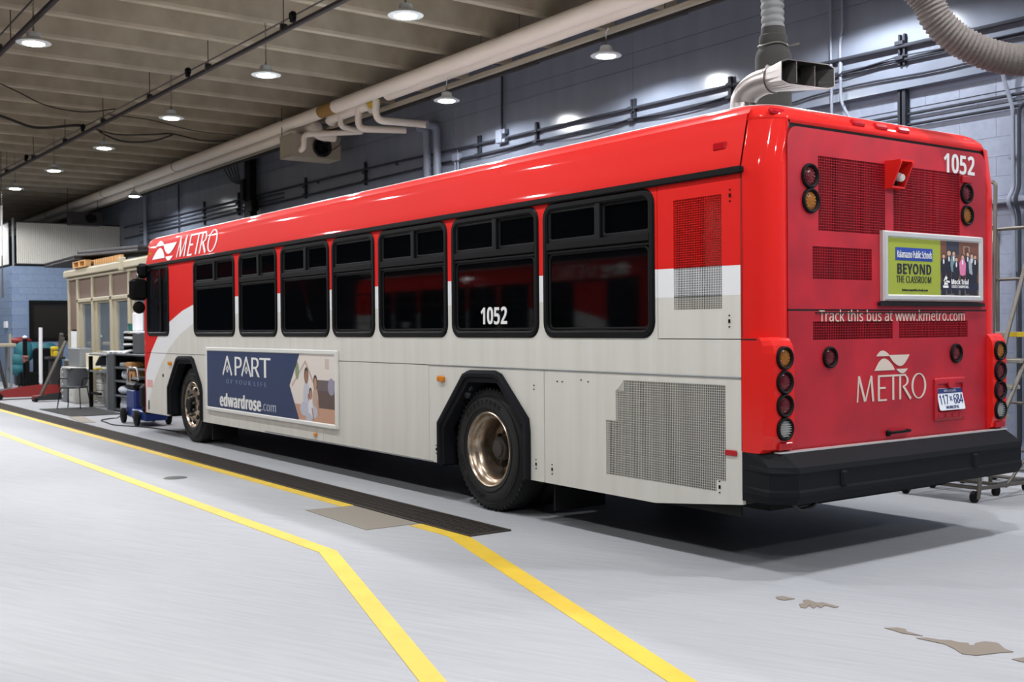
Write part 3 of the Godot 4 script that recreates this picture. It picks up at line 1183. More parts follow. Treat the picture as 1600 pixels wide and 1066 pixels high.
func bus_windows(bus: Node3D, drv: PackedVector2Array) -> void:
	for i in WINS.size():
		var a: float = WINS[i][0]
		var b: float = WINS[i][1]
		var st := S()
		ring(st, rrect(a, W0, b, W1, 0.11), rrect(a + 0.055, W0 + 0.055, b - 0.055, W1 - 0.055, 0.065), 0.03, SIDE, 0.014, 0.25)
		var ty := 2.1
		box(st, Vector3((a + b) / 2, ty, 0.0), Vector3(b - a - 0.09, 0.055, 0.026), Transform3D.IDENTITY, 0.006)
		box(st, Vector3((a + b) / 2, ty - 0.045, -0.004), Vector3(b - a - 0.1, 0.02, 0.016), Transform3D.IDENTITY, 0.004)
		var win := obj("window", st, M("black_trim"), bus)
		var mid := (a + b) / 2 + 0.03
		st = S()
		var glass := S()
		prism(glass, rect(a + 0.05, W0 + 0.05, b - 0.05, ty), 0.006, SIDE, -0.012)
		obj("pane", glass, M("glass"), win)
		ring(st, rrect(a + 0.06, W0 + 0.06, b - 0.06, ty - 0.05, 0.05), rrect(a + 0.078, W0 + 0.078, b - 0.078, ty - 0.068, 0.035), 0.014, SIDE, -0.004, 0.2)
		var spans := [[a + 0.055, mid - 0.02], [mid + 0.02, b - 0.055]]
		if i == 3:
			spans = [[a + 0.055, b - 0.055]]
		else:
			box(st, Vector3(mid, 2.24, -0.002), Vector3(0.055, 0.27, 0.024), Transform3D.IDENTITY, 0.005)
		for k in spans.size():
			var q: Array = spans[k]
			var zz := -0.014 - 0.01 * k
			ring(st, rrect(q[0], ty + 0.02, q[1], W1 - 0.05, 0.02), rrect(q[0] + 0.03, ty + 0.055, q[1] - 0.03, W1 - 0.075, 0.015), 0.016, SIDE, zz + 0.012, 0.2)
			var gl := S()
			prism(gl, rect(q[0] + 0.01, ty + 0.03, q[1] - 0.01, W1 - 0.055), 0.0031, SIDE, zz)
			obj("upper_pane", gl, M("glass"), win)
		obj("sash", st, M("black_rubber"), win)
		if i == 5:
			st = S()
			words(st, "1052", true, -3.0, 1.528, -2.63, 1.67, SIDE, -0.0085, 0.003)
			obj("fleet_number", st, M("white_print"), win, "white 1052 on the glass")
	# driver's window
	var st := S()
	ring(st, rrect(-11.74, 1.425, -10.76, 2.425, 0.1), rrect(-11.68, 1.485, -10.82, 2.37, 0.06), 0.03, SIDE, 0.016, 0.25)
	box(st, Vector3(-11.12, 1.93, 0.0), Vector3(0.05, 0.9, 0.02), Transform3D.IDENTITY, 0.005)
	var win := obj("driver_window", st, M("black_trim"), bus)
	st = S()
	prism(st, rect(-11.69, 1.47, -11.12, 2.38), 0.006, SIDE, -0.012)
	prism(st, rect(-11.12, 1.47, -10.8, 2.38), 0.006, SIDE, -0.02)
	var gm := mat("driver_glass", Color(0.1, 0.13, 0.14, 0.55), 0.04)
	gm.transparency = BaseMaterial3D.TRANSPARENCY_ALPHA
	obj("pane", st, gm, win)
	st = S()
	tube(st, [Vector3(-11.4, 1.1, -0.35), Vector3(-11.4, 2.3, -0.35)], 0.018, 8)
	obj("grab_rail", st, M("chrome"), bus)
	# mirrors on the front corner
	st = S()
	tube(st, arc([Vector3(-11.75, 2.38, 0.0), Vector3(-11.75, 2.42, 0.1), Vector3(-11.62, 2.36, 0.17), Vector3(-11.62, 2.25, 0.17)], 0.1), 0.018, 8)
	var mir := obj("mirror", st, M("chrome"), bus, "black side mirror with a round lower mirror")
	st = S()
	box(st, Vector3(-11.6, 2.1, 0.17), Vector3(0.12, 0.31, 0.25), Transform3D.IDENTITY, 0.04)
	box(st, Vector3(-11.62, 2.37, 0.1), Vector3(0.1, 0.22, 0.16), Transform3D.IDENTITY, 0.045)
	obj("housing", st, M("black_trim"), mir)
	st = S()
	lathe(st, [Vector2(0, 0.05), Vector2(0.06, 0.04), Vector2(0.09, 0.0), Vector2(0.08, -0.03), Vector2(0, -0.035)], 20, Transform3D(Basis(Vector3(0, 0, 1), -PI / 2), Vector3(-11.6, 1.84, 0.16)))
	obj("round_mirror", st, M("black_trim"), mir)


func bus_side_fittings(bus: Node3D, arch_r: PackedVector2Array, arch_f: PackedVector2Array) -> void:
	# rubber wheel arch flares, ground ends cut off at the skirt
	for a in [arch_r, arch_f]:
		var st := S()
		var mid: float = pbounds(a).get_center().x
		var out_p: Array = []
		var in_p: Array = []
		for q in a:
			if q.y > 0.3:
				out_p.append(q)
		# walk from one foot over the top to the other
		out_p.sort_custom(func(u, v): return atan2(u.y - 0.5, u.x - mid) < atan2(v.y - 0.5, v.x - mid))
		var left := Vector2(out_p[out_p.size() - 1].x, 0.335)
		var right := Vector2(out_p[0].x, 0.335)
		out_p = [right] + out_p + [left]
		for k in out_p.size():
			var q: Vector2 = out_p[k]
			var t: Vector2 = (out_p[mini(k + 1, out_p.size() - 1)] - out_p[maxi(k - 1, 0)]).normalized()
			var n := Vector2(-t.y, t.x)
			in_p.append(q + n * 0.095)
		var prof := [[0.0, 0.004], [0.06, 0.028], [0.28, 0.036], [0.55, 0.03], [0.62, 0.012], [1.0, 0.01], [1.0, -0.1]]
		var rings := []
		for p in prof:
			var r := []
			for k in out_p.size():
				var o: Vector2 = out_p[k]
				var i: Vector2 = in_p[k]
				var q := (o - (i - o) * 0.06).lerp(i, p[0])
				r.append(Vector3(q.x, q.y, p[1]))
			rings.append(r)
		for k in rings.size() - 1:
			loft(st, [rings[k], rings[k + 1]], false)
		obj("wheel_arch", st, M("bumper"), bus)
	# perforated panels
	var st := S()
	lattice(st, -0.742, 1.606, -0.318, 1.69, 29, 6, 0.0031, SIDE, -0.002)
	obj("perforated_panel", st, M("grey_body"), bus)
	st = S()
	lattice(st, -0.742, 1.69, -0.318, 1.873, 29, 12, 0.0031, SIDE, -0.002)
	obj("perforated_panel", st, M("light_body"), bus)
	st = S()
	lattice(st, -0.742, 1.873, -0.318, 2.316, 29, 30, 0.0031, SIDE, -0.002)
	obj("perforated_panel", st, M("red"), bus)
	st = S()
	lathe(st, [Vector2(0.13, 1.5), Vector2(0.13, 1.75), Vector2(0.14, 1.76), Vector2(0.14, 1.79), Vector2(0.13, 1.8), Vector2(0.13, 2.05), Vector2(0.14, 2.06), Vector2(0.14, 2.09), Vector2(0.13, 2.1), Vector2(0.13, 2.35)], 28, Transform3D(Basis.IDENTITY, Vector3(-0.48, 0, -0.2)))
	obj("air_cleaner", st, M("steel_dull"), bus)
	st = S()
	var px := 0.0158
	var left_of := func(y: float) -> float: return -1.43 if y < 0.852 else (-1.325 if y < 1.062 else lerpf(-1.325, -1.24, (y - 1.062) / 0.074))
	var right_of := func(y: float) -> float: return -0.374 if y < 0.54 else -0.294
	for k in 43:
		var y := 0.468 + k * px
		var xa: float = left_of.call(y)
		var xb: float = right_of.call(y)
		box(st, Vector3((xa + xb) / 2, y, -0.0041), Vector3(xb - xa, 0.0030, 0.0042))
	for k in 73:
		var x := -1.43 + k * px
		var ya := 0.468
		var yb := 1.134
		if x < -1.326:
			yb = 0.85
		elif x < -1.24:
			yb = 1.06 + (x + 1.326) * 0.86
		if x > -0.37:
			ya = 0.54
		box(st, Vector3(x, (ya + yb) / 2, -0.004), Vector3(0.0030, yb - ya, 0.004))
	sheet(st, [poly([-1.33, 1.06, -1.24, 1.06, -1.24, 1.134])], [], 0.002, SIDE, -0.002)
	obj("perforated_panel", st, M("grey_body"), bus)
	st = S()
	box(st, Vector3(-0.9, 0.78, -0.22), Vector3(1.2, 0.8, 0.1))
	for k in 3:
		tube(st, [Vector3(-1.4, 0.6 + k * 0.14, -0.13), Vector3(-0.3, 0.62 + k * 0.14, -0.14)], 0.025, 8)
	obj("radiator", st, M("steel_dark"), bus)
	st = S()
	for d in [[-1.52, -0.2, 0.42, 1.165, -0.34], [-0.85, -0.2, 1.43, 2.4, -0.38]]:
		var mx: float = (d[0] + d[1]) / 2
		var my: float = (d[2] + d[3]) / 2
		box(st, Vector3(mx, my, d[4]), Vector3(d[1] - d[0], d[3] - d[2], 0.02))
		for x in [d[0], d[1]]:
			box(st, Vector3(x, my, d[4] / 2 - 0.03), Vector3(0.01, d[3] - d[2], -d[4] - 0.06))
		for y in [d[2], d[3]]:
			box(st, Vector3(mx, y, d[4] / 2 - 0.03), Vector3(d[1] - d[0], 0.01, -d[4] - 0.06))
	obj("engine_enclosure", st, M("black"), bus)
	# hinge line under the belt panel and lower body edge
	st = S()
	tube(st, [Vector3(-3.81, 1.1835, 0.002), Vector3(-0.16, 1.1835, 0.002)], 0.006, 6)
	box(st, Vector3(-5.6, 0.338, -0.006), Vector3(3.7, 0.012, 0.016))
	obj("hinge", st, M("grey_mid"), bus)
	# small lamps
	for d in [[-3.595, 1.067, "amber"], [-6.106, 0.4, "amber"], [-10.723, 1.047, "amber"], [-0.245, 0.72, "red_marker"]]:
		st = S()
		var sz := Vector3(0.1, 0.05, 0.03) if d[2] == "amber" else Vector3(0.1, 0.035, 0.012)
		if d[0] == -6.106:
			sz = Vector3(0.07, 0.04, 0.02)
		box(st, Vector3(d[0], d[1], sz.z / 2), sz, Transform3D.IDENTITY, 0.009)
		if d[0] > -4.0 and d[0] < -3.0:
			box(st, Vector3(d[0] - 0.02, d[1], 0.03), Vector3(0.03, 0.035, 0.012), Transform3D.IDENTITY, 0.005)
		obj("side_marker", st, M(d[2]), bus)
	# latches and bolts
	st = S()
	for q in [[-2.25, 0.46], [-2.05, 0.44], [-0.345, 0.5], [-0.245, 2.30], [-0.255, 1.53], [-3.7, 0.45]]:
		box(st, Vector3(q[0], q[1], 0.002), Vector3(0.012, 0.022, 0.008))
		box(st, Vector3(q[0], q[1] + 0.035, 0.002), Vector3(0.008, 0.008, 0.008))
		box(st, Vector3(q[0], q[1] - 0.035, 0.002), Vector3(0.008, 0.008, 0.008))
	for q in [[-2.27, 1.03], [-2.27, 1.06], [-1.98, 1.1], [-1.92, 1.1], [-1.7, 1.12], [-1.62, 1.11]]:
		box(st, Vector3(q[0], q[1], 0.002), Vector3(0.009, 0.009, 0.006))
	box(st, Vector3(-11.05, 0.87, 0.002), Vector3(0.05, 0.04, 0.006))
	box(st, Vector3(-11.7, 0.42, 0.004), Vector3(0.02, 0.13, 0.01))
	obj("latch", st, M("black_trim"), bus)
	st = S()
	prism(st, rrect(-11.78, 0.68, -11.52, 0.79, 0.012), 0.002, SIDE, 0.002)
	obj("sticker", st, M("pink_print"), bus, "small pale pink sticker")
	# mud flaps
	st = S()
	box(st, Vector3(-2.22, 0.26, -0.4), Vector3(0.02, 0.34, 0.5))
	obj("mud_flap", st, M("black"), bus)
	st = S()
	box(st, Vector3(-9.35, 0.24, -0.25), Vector3(0.02, 0.3, 0.34))
	obj("mud_flap", st, M("black"), bus)

	# side advertisement
	var ad := S()
	ring(ad, rrect(-9.285, 0.485, -5.555, 1.29, 0.02), rrect(-9.235, 0.535, -5.605, 1.24, 0.01), 0.03, SIDE, 0.032, 0.2)
	var board := obj("advert_board", ad, M("white_frame"), bus, "long framed advertisement, navy blue with a family photo")
	ad = S()
	prism(ad, poly([-9.25, 0.52, -6.47, 0.52, -6.72, 0.895, -6.45, 1.25, -9.25, 1.25]), 0.004, SIDE, 0.022)
	obj("blue_field", ad, M("navy"), board)
	var W := Vector2(1.65, 0.73)
	var fam := family_image()
	var pm := mat("family_print", Color.WHITE, 0.45)
	pm.albedo_texture = fam
	ad = S()
	flat(ad)
	printed(ad, rect(-6.76, 0.52, -5.59, 1.25), SIDE, 0.018)
	obj("photo_print", ad, pm, board)
	ad = S()
	# the word pair with house-shaped letters
	var aw := 0.034
	for d in [[-8.69, 0.31], [-8.08, 0.3]]:
		var x: float = d[0]
		var w: float = d[1]
		stroke(ad, [Vector2(x + 0.01, 0.955), Vector2(x + w * 0.5, 1.18)], aw, SIDE, 0.026)
		stroke(ad, [Vector2(x + w * 0.5, 1.18), Vector2(x + w - 0.01, 0.955)], aw, SIDE, 0.027)
		stroke(ad, [Vector2(x + w * 0.36, 1.02), Vector2(x + w * 0.5, 1.065), Vector2(x + w * 0.64, 1.02)], 0.016, SIDE, 0.026)
		prism(ad, rect(x + w * 0.44, 0.985, x + w * 0.56, 1.02), 0.003, SIDE, 0.026)
	words(ad, "P", false, -8.29, 0.955, -8.07, 1.18, SIDE, 0.023)
	words(ad, "R", false, -7.77, 0.955, -7.53, 1.18, SIDE, 0.023)
	words(ad, "T", false, -7.53, 0.955, -7.215, 1.18, SIDE, 0.023)
	for k in 3:
		words(ad, "edwardrose", true, -8.795 + k * 0.006, 0.558, -7.51 + k * 0.006, 0.727, SIDE, 0.023 + k * 0.0002)
	obj("ad_lettering", ad, M("white_print"), board)
	ad = S()
	words(ad, "O F  Y O U R  L I F E", false, -8.57, 0.85, -7.34, 0.9, SIDE, 0.023)
	obj("ad_lettering", ad, M("navy_pale"), board)
	ad = S()
	words(ad, ".com", false, -7.48, 0.575, -7.08, 0.655, SIDE, 0.023)
	obj("ad_lettering", ad, M("grey_print"), board)


func printed(st: SurfaceTool, p: PackedVector2Array, xf: Transform3D, z: float) -> void:
	# a flat print: texture coordinates span the plate
	var bb := pbounds(p)
	for k in [0, 2, 1, 0, 3, 2]:
		var q := p[k]
		st.set_uv(Vector2((q.x - bb.position.x) / bb.size.x, 1.0 - (q.y - bb.position.y) / bb.size.y))
		st.add_vertex(xf * Vector3(q.x, q.y, z))


func blob(im: Image, cx: float, cy: float, rx: float, ry: float, c: Color) -> void:
	for y in range(maxi(0, int(cy - ry)), mini(im.get_height(), int(cy + ry) + 1)):
		for x in range(maxi(0, int(cx - rx)), mini(im.get_width(), int(cx + rx) + 1)):
			var dx := (x - cx) / rx
			var dy := (y - cy) / ry
			if dx * dx + dy * dy <= 1.0:
				im.set_pixel(x, y, c)


func line(im: Image, a: Vector2, b: Vector2, w: float, c: Color) -> void:
	var n := int(a.distance_to(b)) + 1
	for i in n + 1:
		var p := a.lerp(b, float(i) / n)
		blob(im, p.x, p.y, w, w, c)


func family_image() -> ImageTexture:
	# a family sitting on a rug under a cardboard roof, sofa behind
	var im := Image.create(420, 200, false, Image.FORMAT_RGB8)
	im.fill(c8(226, 216, 208))
	im.fill_rect(Rect2i(0, 150, 420, 50), c8(196, 150, 124))
	im.fill_rect(Rect2i(250, 75, 170, 40), c8(104, 90, 92))
	im.fill_rect(Rect2i(240, 105, 180, 50), c8(92, 72, 66))
	blob(im, 380, 92, 28, 24, c8(150, 146, 166))
	line(im, Vector2(40, 96), Vector2(160, 24), 4, c8(188, 168, 150))
	line(im, Vector2(160, 24), Vector2(262, 110), 4, c8(176, 156, 138))
	blob(im, 86, 52, 18, 26, c8(132, 150, 110))
	im.fill_rect(Rect2i(330, 14, 34, 30), c8(202, 190, 180))
	var sk := [c8(156, 110, 84), c8(190, 140, 110), c8(176, 128, 100), c8(196, 150, 120)]
	for p in [[168, 66, 19, 0, c8(196, 196, 206)], [246, 84, 17, 1, c8(188, 160, 144)], [204, 118, 14, 2, c8(224, 222, 226)]]:
		blob(im, p[0], p[1] + p[2] * 3.0, p[2] * 1.5, p[2] * 2.4, p[4])
		blob(im, p[0] - p[2], p[1] + p[2] * 5.0, p[2] * 2.0, p[2] * 1.1, c8(188, 190, 204))
		blob(im, p[0], p[1] - 2, p[2] * 1.0, p[2] * 1.25, c8(50, 36, 30))
		blob(im, p[0], p[1] + 2, p[2] * 0.72, p[2] * 1.0, sk[p[3]])
		line(im, Vector2(p[0] + p[2], p[1] + p[2] * 3), Vector2(p[0] + p[2] * 1.8, p[1] + p[2] * 5), p[2] * 0.35, sk[p[3]])
	return ImageTexture.create_from_image(im)


func class_image() -> ImageTexture:
	# a group of students in dark suits in a wood-panelled room
	var im := Image.create(300, 420, false, Image.FORMAT_RGB8)
	im.fill(c8(112, 70, 54))
	im.fill_rect(Rect2i(44, 0, 96, 110), c8(52, 54, 66))
	im.fill_rect(Rect2i(176, 40, 46, 100), c8(170, 150, 130))
	im.fill_rect(Rect2i(182, 46, 34, 94), c8(92, 58, 46))
	im.fill_rect(Rect2i(0, 330, 300, 90), c8(96, 86, 84))
	var coats := [c8(28, 28, 40), c8(24, 26, 38), c8(108, 134, 142), c8(30, 30, 44), c8(214, 120, 160), c8(34, 38, 56), c8(150, 160, 166), c8(28, 28, 38)]
	var xs := [24, 64, 100, 120, 168, 208, 240, 266]
	var ys := [120, 100, 96, 140, 120, 96, 108, 116]
	for k in [1, 2, 5, 6, 0, 7, 3, 4]:
		var x: float = xs[k]
		var y: float = ys[k]
		im.fill_rect(Rect2i(int(x) - 16, int(y) + 90, 32, 240 - int(y * 0.3)), c8(26, 28, 38))
		blob(im, x, y + 78, 25, 66, coats[k])
		line(im, Vector2(x - 20, y + 50), Vector2(x - 14, y + 130), 6, coats[k])
		line(im, Vector2(x + 20, y + 50), Vector2(x + 16, y + 130), 6, coats[k])
		blob(im, x, y + 40, 6, 20, c8(220, 220, 224))
		blob(im, x, y - 2, 14, 18, c8(58, 40, 30) if k != 1 else c8(196, 170, 120))
		blob(im, x, y + 3, 10, 14, c8(204, 160, 138))
	im.fill_rect(Rect2i(0, 318, 300, 52), c8(30, 34, 56))
	return ImageTexture.create_from_image(im)


func bus_wheels(bus: Node3D) -> void:
	var AX := Transform3D(Basis(Vector3(1, 0, 0), PI / 2), Vector3.ZERO)  # local y becomes +z
	for wi in 2:
		var cx: float = [-2.99, -10.02][wi]
		var st := S()
		var R := 0.505
		var tire_prof := [Vector2(0.3, -0.07), Vector2(0.315, -0.062), Vector2(0.33, -0.055), Vector2(0.37, -0.05), Vector2(0.42, -0.052), Vector2(0.455, -0.066), Vector2(0.487, -0.085), Vector2(0.5, -0.105), Vector2(R, -0.14), Vector2(R, -0.27), Vector2(0.495, -0.31), Vector2(0.45, -0.335), Vector2(0.3, -0.33)]
		var at := Transform3D(AX.basis, Vector3(cx, R, 0))
		lathe(st, tire_prof, 72, at, 0.5)
		# shoulder ribs and tread grooves
		for k in 60:
			var a := TAU * k / 60
			var b := Basis(Vector3(0, 0, 1), a)
			box(st, Vector3(0, R - 0.012, -0.095), Vector3(0.022, 0.03, 0.03), Transform3D(b, Vector3(cx, R, 0)), 0.006)
		for g in [0.345, 0.44]:
			lathe(st, [Vector2(g - 0.004, -0.06), Vector2(g - 0.002, -0.047), Vector2(g + 0.002, -0.047), Vector2(g + 0.004, -0.06)], 60, at)
		var wheel := obj("wheel", st, M("tire"), bus)
		if wi == 0:
			st = S()
			lathe(st, tire_prof.map(func(q): return Vector2(q.x, q.y - 0.34)), 48, at, 0.5)
			obj("inner_tire", st, M("tire"), wheel)
		# moulded lettering round the sidewall
		st = S()
		for w in [["FIRESTONE", 100.0, -9.0], ["CITY TRANSPORT", 228.0, 7.5]]:
			var s: String = w[0]
			for k in s.length():
				if s[k] == " ":
					continue
				var ang: float = deg_to_rad(w[1] + w[2] * (k - (s.length() - 1) / 2.0) * (1.0 if s.length() < 10 else 0.72))
				var turned := ang - PI / 2 if w[2] < 0 else ang + PI / 2
				var xf := Transform3D(Basis(Vector3(0, 0, 1), turned), Vector3(cx + 0.39 * cos(ang), R + 0.39 * sin(ang), 0))
				words(st, s[k], true, -0.018, -0.02, 0.018, 0.02, xf, -0.051, 0.004)
		obj("tire_lettering", st, M("tire_print"), wheel)
		st = S()
		var hub := S()
		var nuts := S()
		if wi == 0:
			lathe(st, [Vector2(0.306, -0.072), Vector2(0.309, -0.062), Vector2(0.302, -0.056), Vector2(0.294, -0.06), Vector2(0.288, -0.082), Vector2(0.278, -0.115), Vector2(0.262, -0.125), Vector2(0.25, -0.135), Vector2(0.243, -0.2), Vector2(0.238, -0.285), Vector2(0.225, -0.305), Vector2(0.15, -0.31), Vector2(0.1, -0.3), Vector2(0.0, -0.3)], 60, at, 0.9)
			lathe(hub, [Vector2(0.1, -0.3), Vector2(0.098, -0.19), Vector2(0.092, -0.17), Vector2(0.07, -0.165), Vector2(0.066, -0.15), Vector2(0.04, -0.145), Vector2(0.0, -0.145)], 32, at, 0.5)
			for k in 10:
				var a := TAU * (k + 0.4) / 10
				nuts = S()
				lathe(nuts, [Vector2(0.018, -0.31), Vector2(0.018, -0.27), Vector2(0.014, -0.262), Vector2(0, -0.262)], 6, Transform3D(AX.basis, Vector3(cx + 0.14 * cos(a), R + 0.14 * sin(a), 0)), 0.4)
				obj("wheel_nut", nuts, M("hub"), wheel)
				if k % 2 == 0:
					var hole := S()
					lathe(hole, [Vector2(0.034, -0.306), Vector2(0.034, -0.298), Vector2(0, -0.298)], 14, Transform3D(AX.basis, Vector3(cx + 0.19 * cos(a), R + 0.19 * sin(a), 0)), 0.4)
					obj("hand_hole", hole, M("cavity"), wheel)
			obj("rim", st, M("rim"), wheel)
			obj("hub", hub, M("hub"), wheel)
		else:
			lathe(st, [Vector2(0.306, -0.072), Vector2(0.309, -0.062), Vector2(0.302, -0.056), Vector2(0.29, -0.075), Vector2(0.278, -0.11), Vector2(0.268, -0.115), Vector2(0.25, -0.085), Vector2(0.22, -0.062), Vector2(0.165, -0.05), Vector2(0.11, -0.055), Vector2(0.0, -0.06)], 60, at, 0.9)
			lathe(hub, [Vector2(0.105, -0.055), Vector2(0.1, -0.01), Vector2(0.085, 0.005), Vector2(0.0, 0.01)], 28, at, 0.5)
			for k in 10:
				var a := TAU * (k + 0.3) / 10
				nuts = S()
				lathe(nuts, [Vector2(0.019, -0.055), Vector2(0.019, -0.02), Vector2(0.013, -0.012), Vector2(0, -0.012)], 6, Transform3D(AX.basis, Vector3(cx + 0.143 * cos(a), R + 0.143 * sin(a), 0)), 0.4)
				obj("wheel_nut", nuts, M("hub"), wheel)
				var c := Vector3(cx + 0.225 * cos(a + 0.3), R + 0.225 * sin(a + 0.3), -0.0)
				var hole := S()
				lathe(hole, [Vector2(0.033, -0.075), Vector2(0.033, -0.058), Vector2(0.0, -0.06)], 14, Transform3D(AX.basis, c), 0.4)
				obj("hand_hole", hole, M("cavity"), wheel)
			obj("rim", st, M("rim"), wheel)
			obj("hub", hub, M("black_trim"), wheel)
	# right-hand wheels, plain
	for cx in [-2.99, -10.02]:
		var st := S()
		var at := Transform3D(Basis(Vector3(1, 0, 0), -PI / 2), Vector3(cx, 0.505, -2.59))
		lathe(st, [Vector2(0.0, -0.2), Vector2(0.3, -0.07), Vector2(0.42, -0.055), Vector2(0.487, -0.085), Vector2(0.505, -0.14), Vector2(0.505, -0.3), Vector2(0.3, -0.33)], 48, at)
		obj("right_wheel", st, M("tire"), bus)
	var ax := S()
	for cx in [-2.99, -10.02]:
		tube(ax, [Vector3(cx, 0.5, -0.3), Vector3(cx, 0.5, -2.3)], 0.07, 10)
	obj("axle", ax, M("cavity"), bus)


func round_lamp(bus: Node, u: float, v: float, r: float, lens: String, z: float, dots := true) -> void:
	var at := Transform3D(REAR.basis * Basis(Vector3(1, 0, 0), PI / 2), REAR * Vector3(u, v, z))
	var st := S()
	lathe(st, [Vector2(r, -0.01), Vector2(r, 0.008), Vector2(r * 0.96, 0.018), Vector2(r * 0.86, 0.02), Vector2(r * 0.76, 0.012), Vector2(r * 0.74, -0.004)], 30, at, 0.9)
	var lamp := obj("tail_lamp", st, M("black_rubber"), bus)
	st = S()
	lathe(st, [Vector2(r * 0.75, 0.0), Vector2(r * 0.6, 0.006), Vector2(r * 0.3, 0.01), Vector2(0, 0.011)], 26, at)
	if dots:
		for ringn in [[0, 1], [0.26, 6], [0.52, 12]]:
			for k in ringn[1]:
				var a: float = TAU * k / ringn[1]
				var c: Vector3 = at * Vector3(r * ringn[0] * cos(a), 0.006, r * ringn[0] * sin(a))
				lathe(st, [Vector2(r * 0.1, 0.0), Vector2(r * 0.07, 0.004), Vector2(0, 0.006)], 8, Transform3D(at.basis, c))
	else:
		for k in 7:
			var y := (k - 3) * r * 0.2
			var hw := sqrt(maxf(0.0, r * r * 0.5 - y * y))
			box(st, REAR * Vector3(u, v + y, z + 0.011), Vector3(0.004, 0.005, hw * 2))
	obj("lens", st, M(lens), lamp)


func bus_rear(bus: Node3D) -> void:
	# rounded rear corners
	for s in [0, 1]:
		var st := S()
		var rings := []
		for y in [0.74, 1.42, 1.6, 2.0, 2.4, 2.47, 2.6, 2.72, 2.75]:
			var a := []
			var w := lean(y)
			var rr := 0.2
			a.append(Vector3(-0.15, y, 0.003 - w))
			for k in 11:
				var t := PI / 2 * k / 10
				a.append(Vector3(-0.195 + rr * sin(t) if k else -0.149, y, -0.197 + rr * cos(t) - w))
			a.append(Vector3(0.005, y, -0.224))
			a.append(Vector3(-0.06, y, -0.2245))
			if s:
				var b := []
				for q in a:
					b.append(Vector3(q.x, q.y, -2.59 - q.z))
				a = b
			else:
				a.reverse()
			a.reverse()
			rings.append(a)
		loft(st, rings, false)
		obj("rear_corner", st, M("red"), bus)
		st = S()
		box(st, Vector3(-0.154, 1.45, -0.006 if s == 0 else -2.584), Vector3(0.007, 2.02, 0.016))
		obj("joint", st, M("black"), bus)
		# door line under the corner, dark joint
		st = S()
		box(st, Vector3(-0.1, 1.418, -0.1 if s == 0 else -2.49), Vector3(0.12, 0.008, 0.21))
		obj("joint", st, M("black"), bus)
	# dark ground behind the doors
	var st := S()
	sheet(st, [rect(0.21, 0.73, 2.38, 2.74)], [rect(0.5, 2.08, 2.05, 2.56), rect(0.45, 1.78, 1.06, 2.0), rect(0.45, 1.4, 2.14, 1.53)], 0.01, REAR, -0.012)
	obj("rear_bulkhead", st, M("black"), bus)
	st = S()
	box(st, Vector3(-0.16, 1.7, -1.295), Vector3(0.03, 1.8, 2.1))
	for k in 6:
		box(st, Vector3(-0.12, 2.32, -0.6 - k * 0.27), Vector3(0.03, 0.5, 0.06))
	obj("engine_bay", st, M("cavity"), bus)
	var holes := [rect(0.516, 2.088, 2.035, 2.553), rect(0.46, 1.787, 1.045, 1.99), rect(0.46, 1.408, 1.263, 1.525), rect(1.333, 1.408, 2.127, 1.522)]
	var up := PackedVector2Array([Vector2(0.231, 1.6), Vector2(2.362, 1.6)])
	for k in 7:
		var a := PI / 2 * k / 6
		up.append(Vector2(2.362 - 0.09 + 0.09 * cos(a), 2.715 - 0.09 + 0.09 * sin(a)))
	for k in 7:
		var a := PI / 2 + PI / 2 * k / 6
		up.append(Vector2(0.231 + 0.09 + 0.09 * cos(a), 2.715 - 0.09 + 0.09 * sin(a)))
	st = S()
	sheet(st, [up], holes, 0.012, REAR, 0.008)
	var upper := obj("upper_rear_panel", st, M("red_rear"), bus)
	st = S()
	sheet(st, [rect(0.231, 0.735, 2.362, 1.588)], holes, 0.012, REAR, 0.008)
	var lower := obj("engine_door", st, M("red_rear"), bus)
	st = S()
	box(st, REAR * Vector3(1.3, 1.594, 0.002), Vector3(0.008, 0.016, 2.13))
	box(st, REAR * Vector3(1.28, 1.578, 0.012), Vector3(0.012, 0.006, 1.6))
	obj("joint", st, M("black"), bus)
	# perforated panels
	st = S()
	lattice(st, 0.516, 2.088, 1.19, 2.553, 41, 28, 0.0028, REAR, 0.006)
	lattice(st, 1.28, 2.088, 2.035, 2.553, 46, 28, 0.0028, REAR, 0.006)
	sheet(st, [rect(1.19, 2.085, 1.28, 2.555)], [], 0.004, REAR, 0.006)
	obj("perforated_panel", st, M("red_rear"), upper)
	st = S()
	lattice(st, 0.46, 1.787, 1.045, 1.99, 36, 12, 0.0028, REAR, 0.006)
	obj("perforated_panel", st, M("red_rear"), upper)
	for d in [[0.46, 1.263], [1.333, 2.127]]:
		st = S()
		lattice(st, d[0], 1.408, d[1], 1.524, 48, 7, 0.0028, REAR, 0.006)
		obj("perforated_panel", st, M("red_rear"), lower)
	# camera hood
	st = S()
	var hp := PackedVector2Array([Vector2(0.0, 2.575), Vector2(0.12, 2.568), Vector2(0.125, 2.55), Vector2(0.06, 2.41), Vector2(0.0, 2.39)])
	for u in [1.192, 1.318]:
		prism(st, hp, 0.012, Transform3D(Basis(Vector3(1, 0, 0), Vector3(0, 1, 0), Vector3(0, 0, 1)), Vector3(0.006, 0, -u + 0.006)))
	box(st, REAR * Vector3(1.255, 2.566, 0.066), Vector3(0.125, 0.012, 0.136))
	box(st, REAR * Vector3(1.255, 2.4, 0.034), Vector3(0.06, 0.012, 0.136))
	var hood := obj("camera_hood", st, M("red"), bus)
	st = S()
	box(st, REAR * Vector3(1.255, 2.483, 0.012), Vector3(0.012, 0.16, 0.12))
	obj("hood_back", st, M("black"), hood)
	st = S()
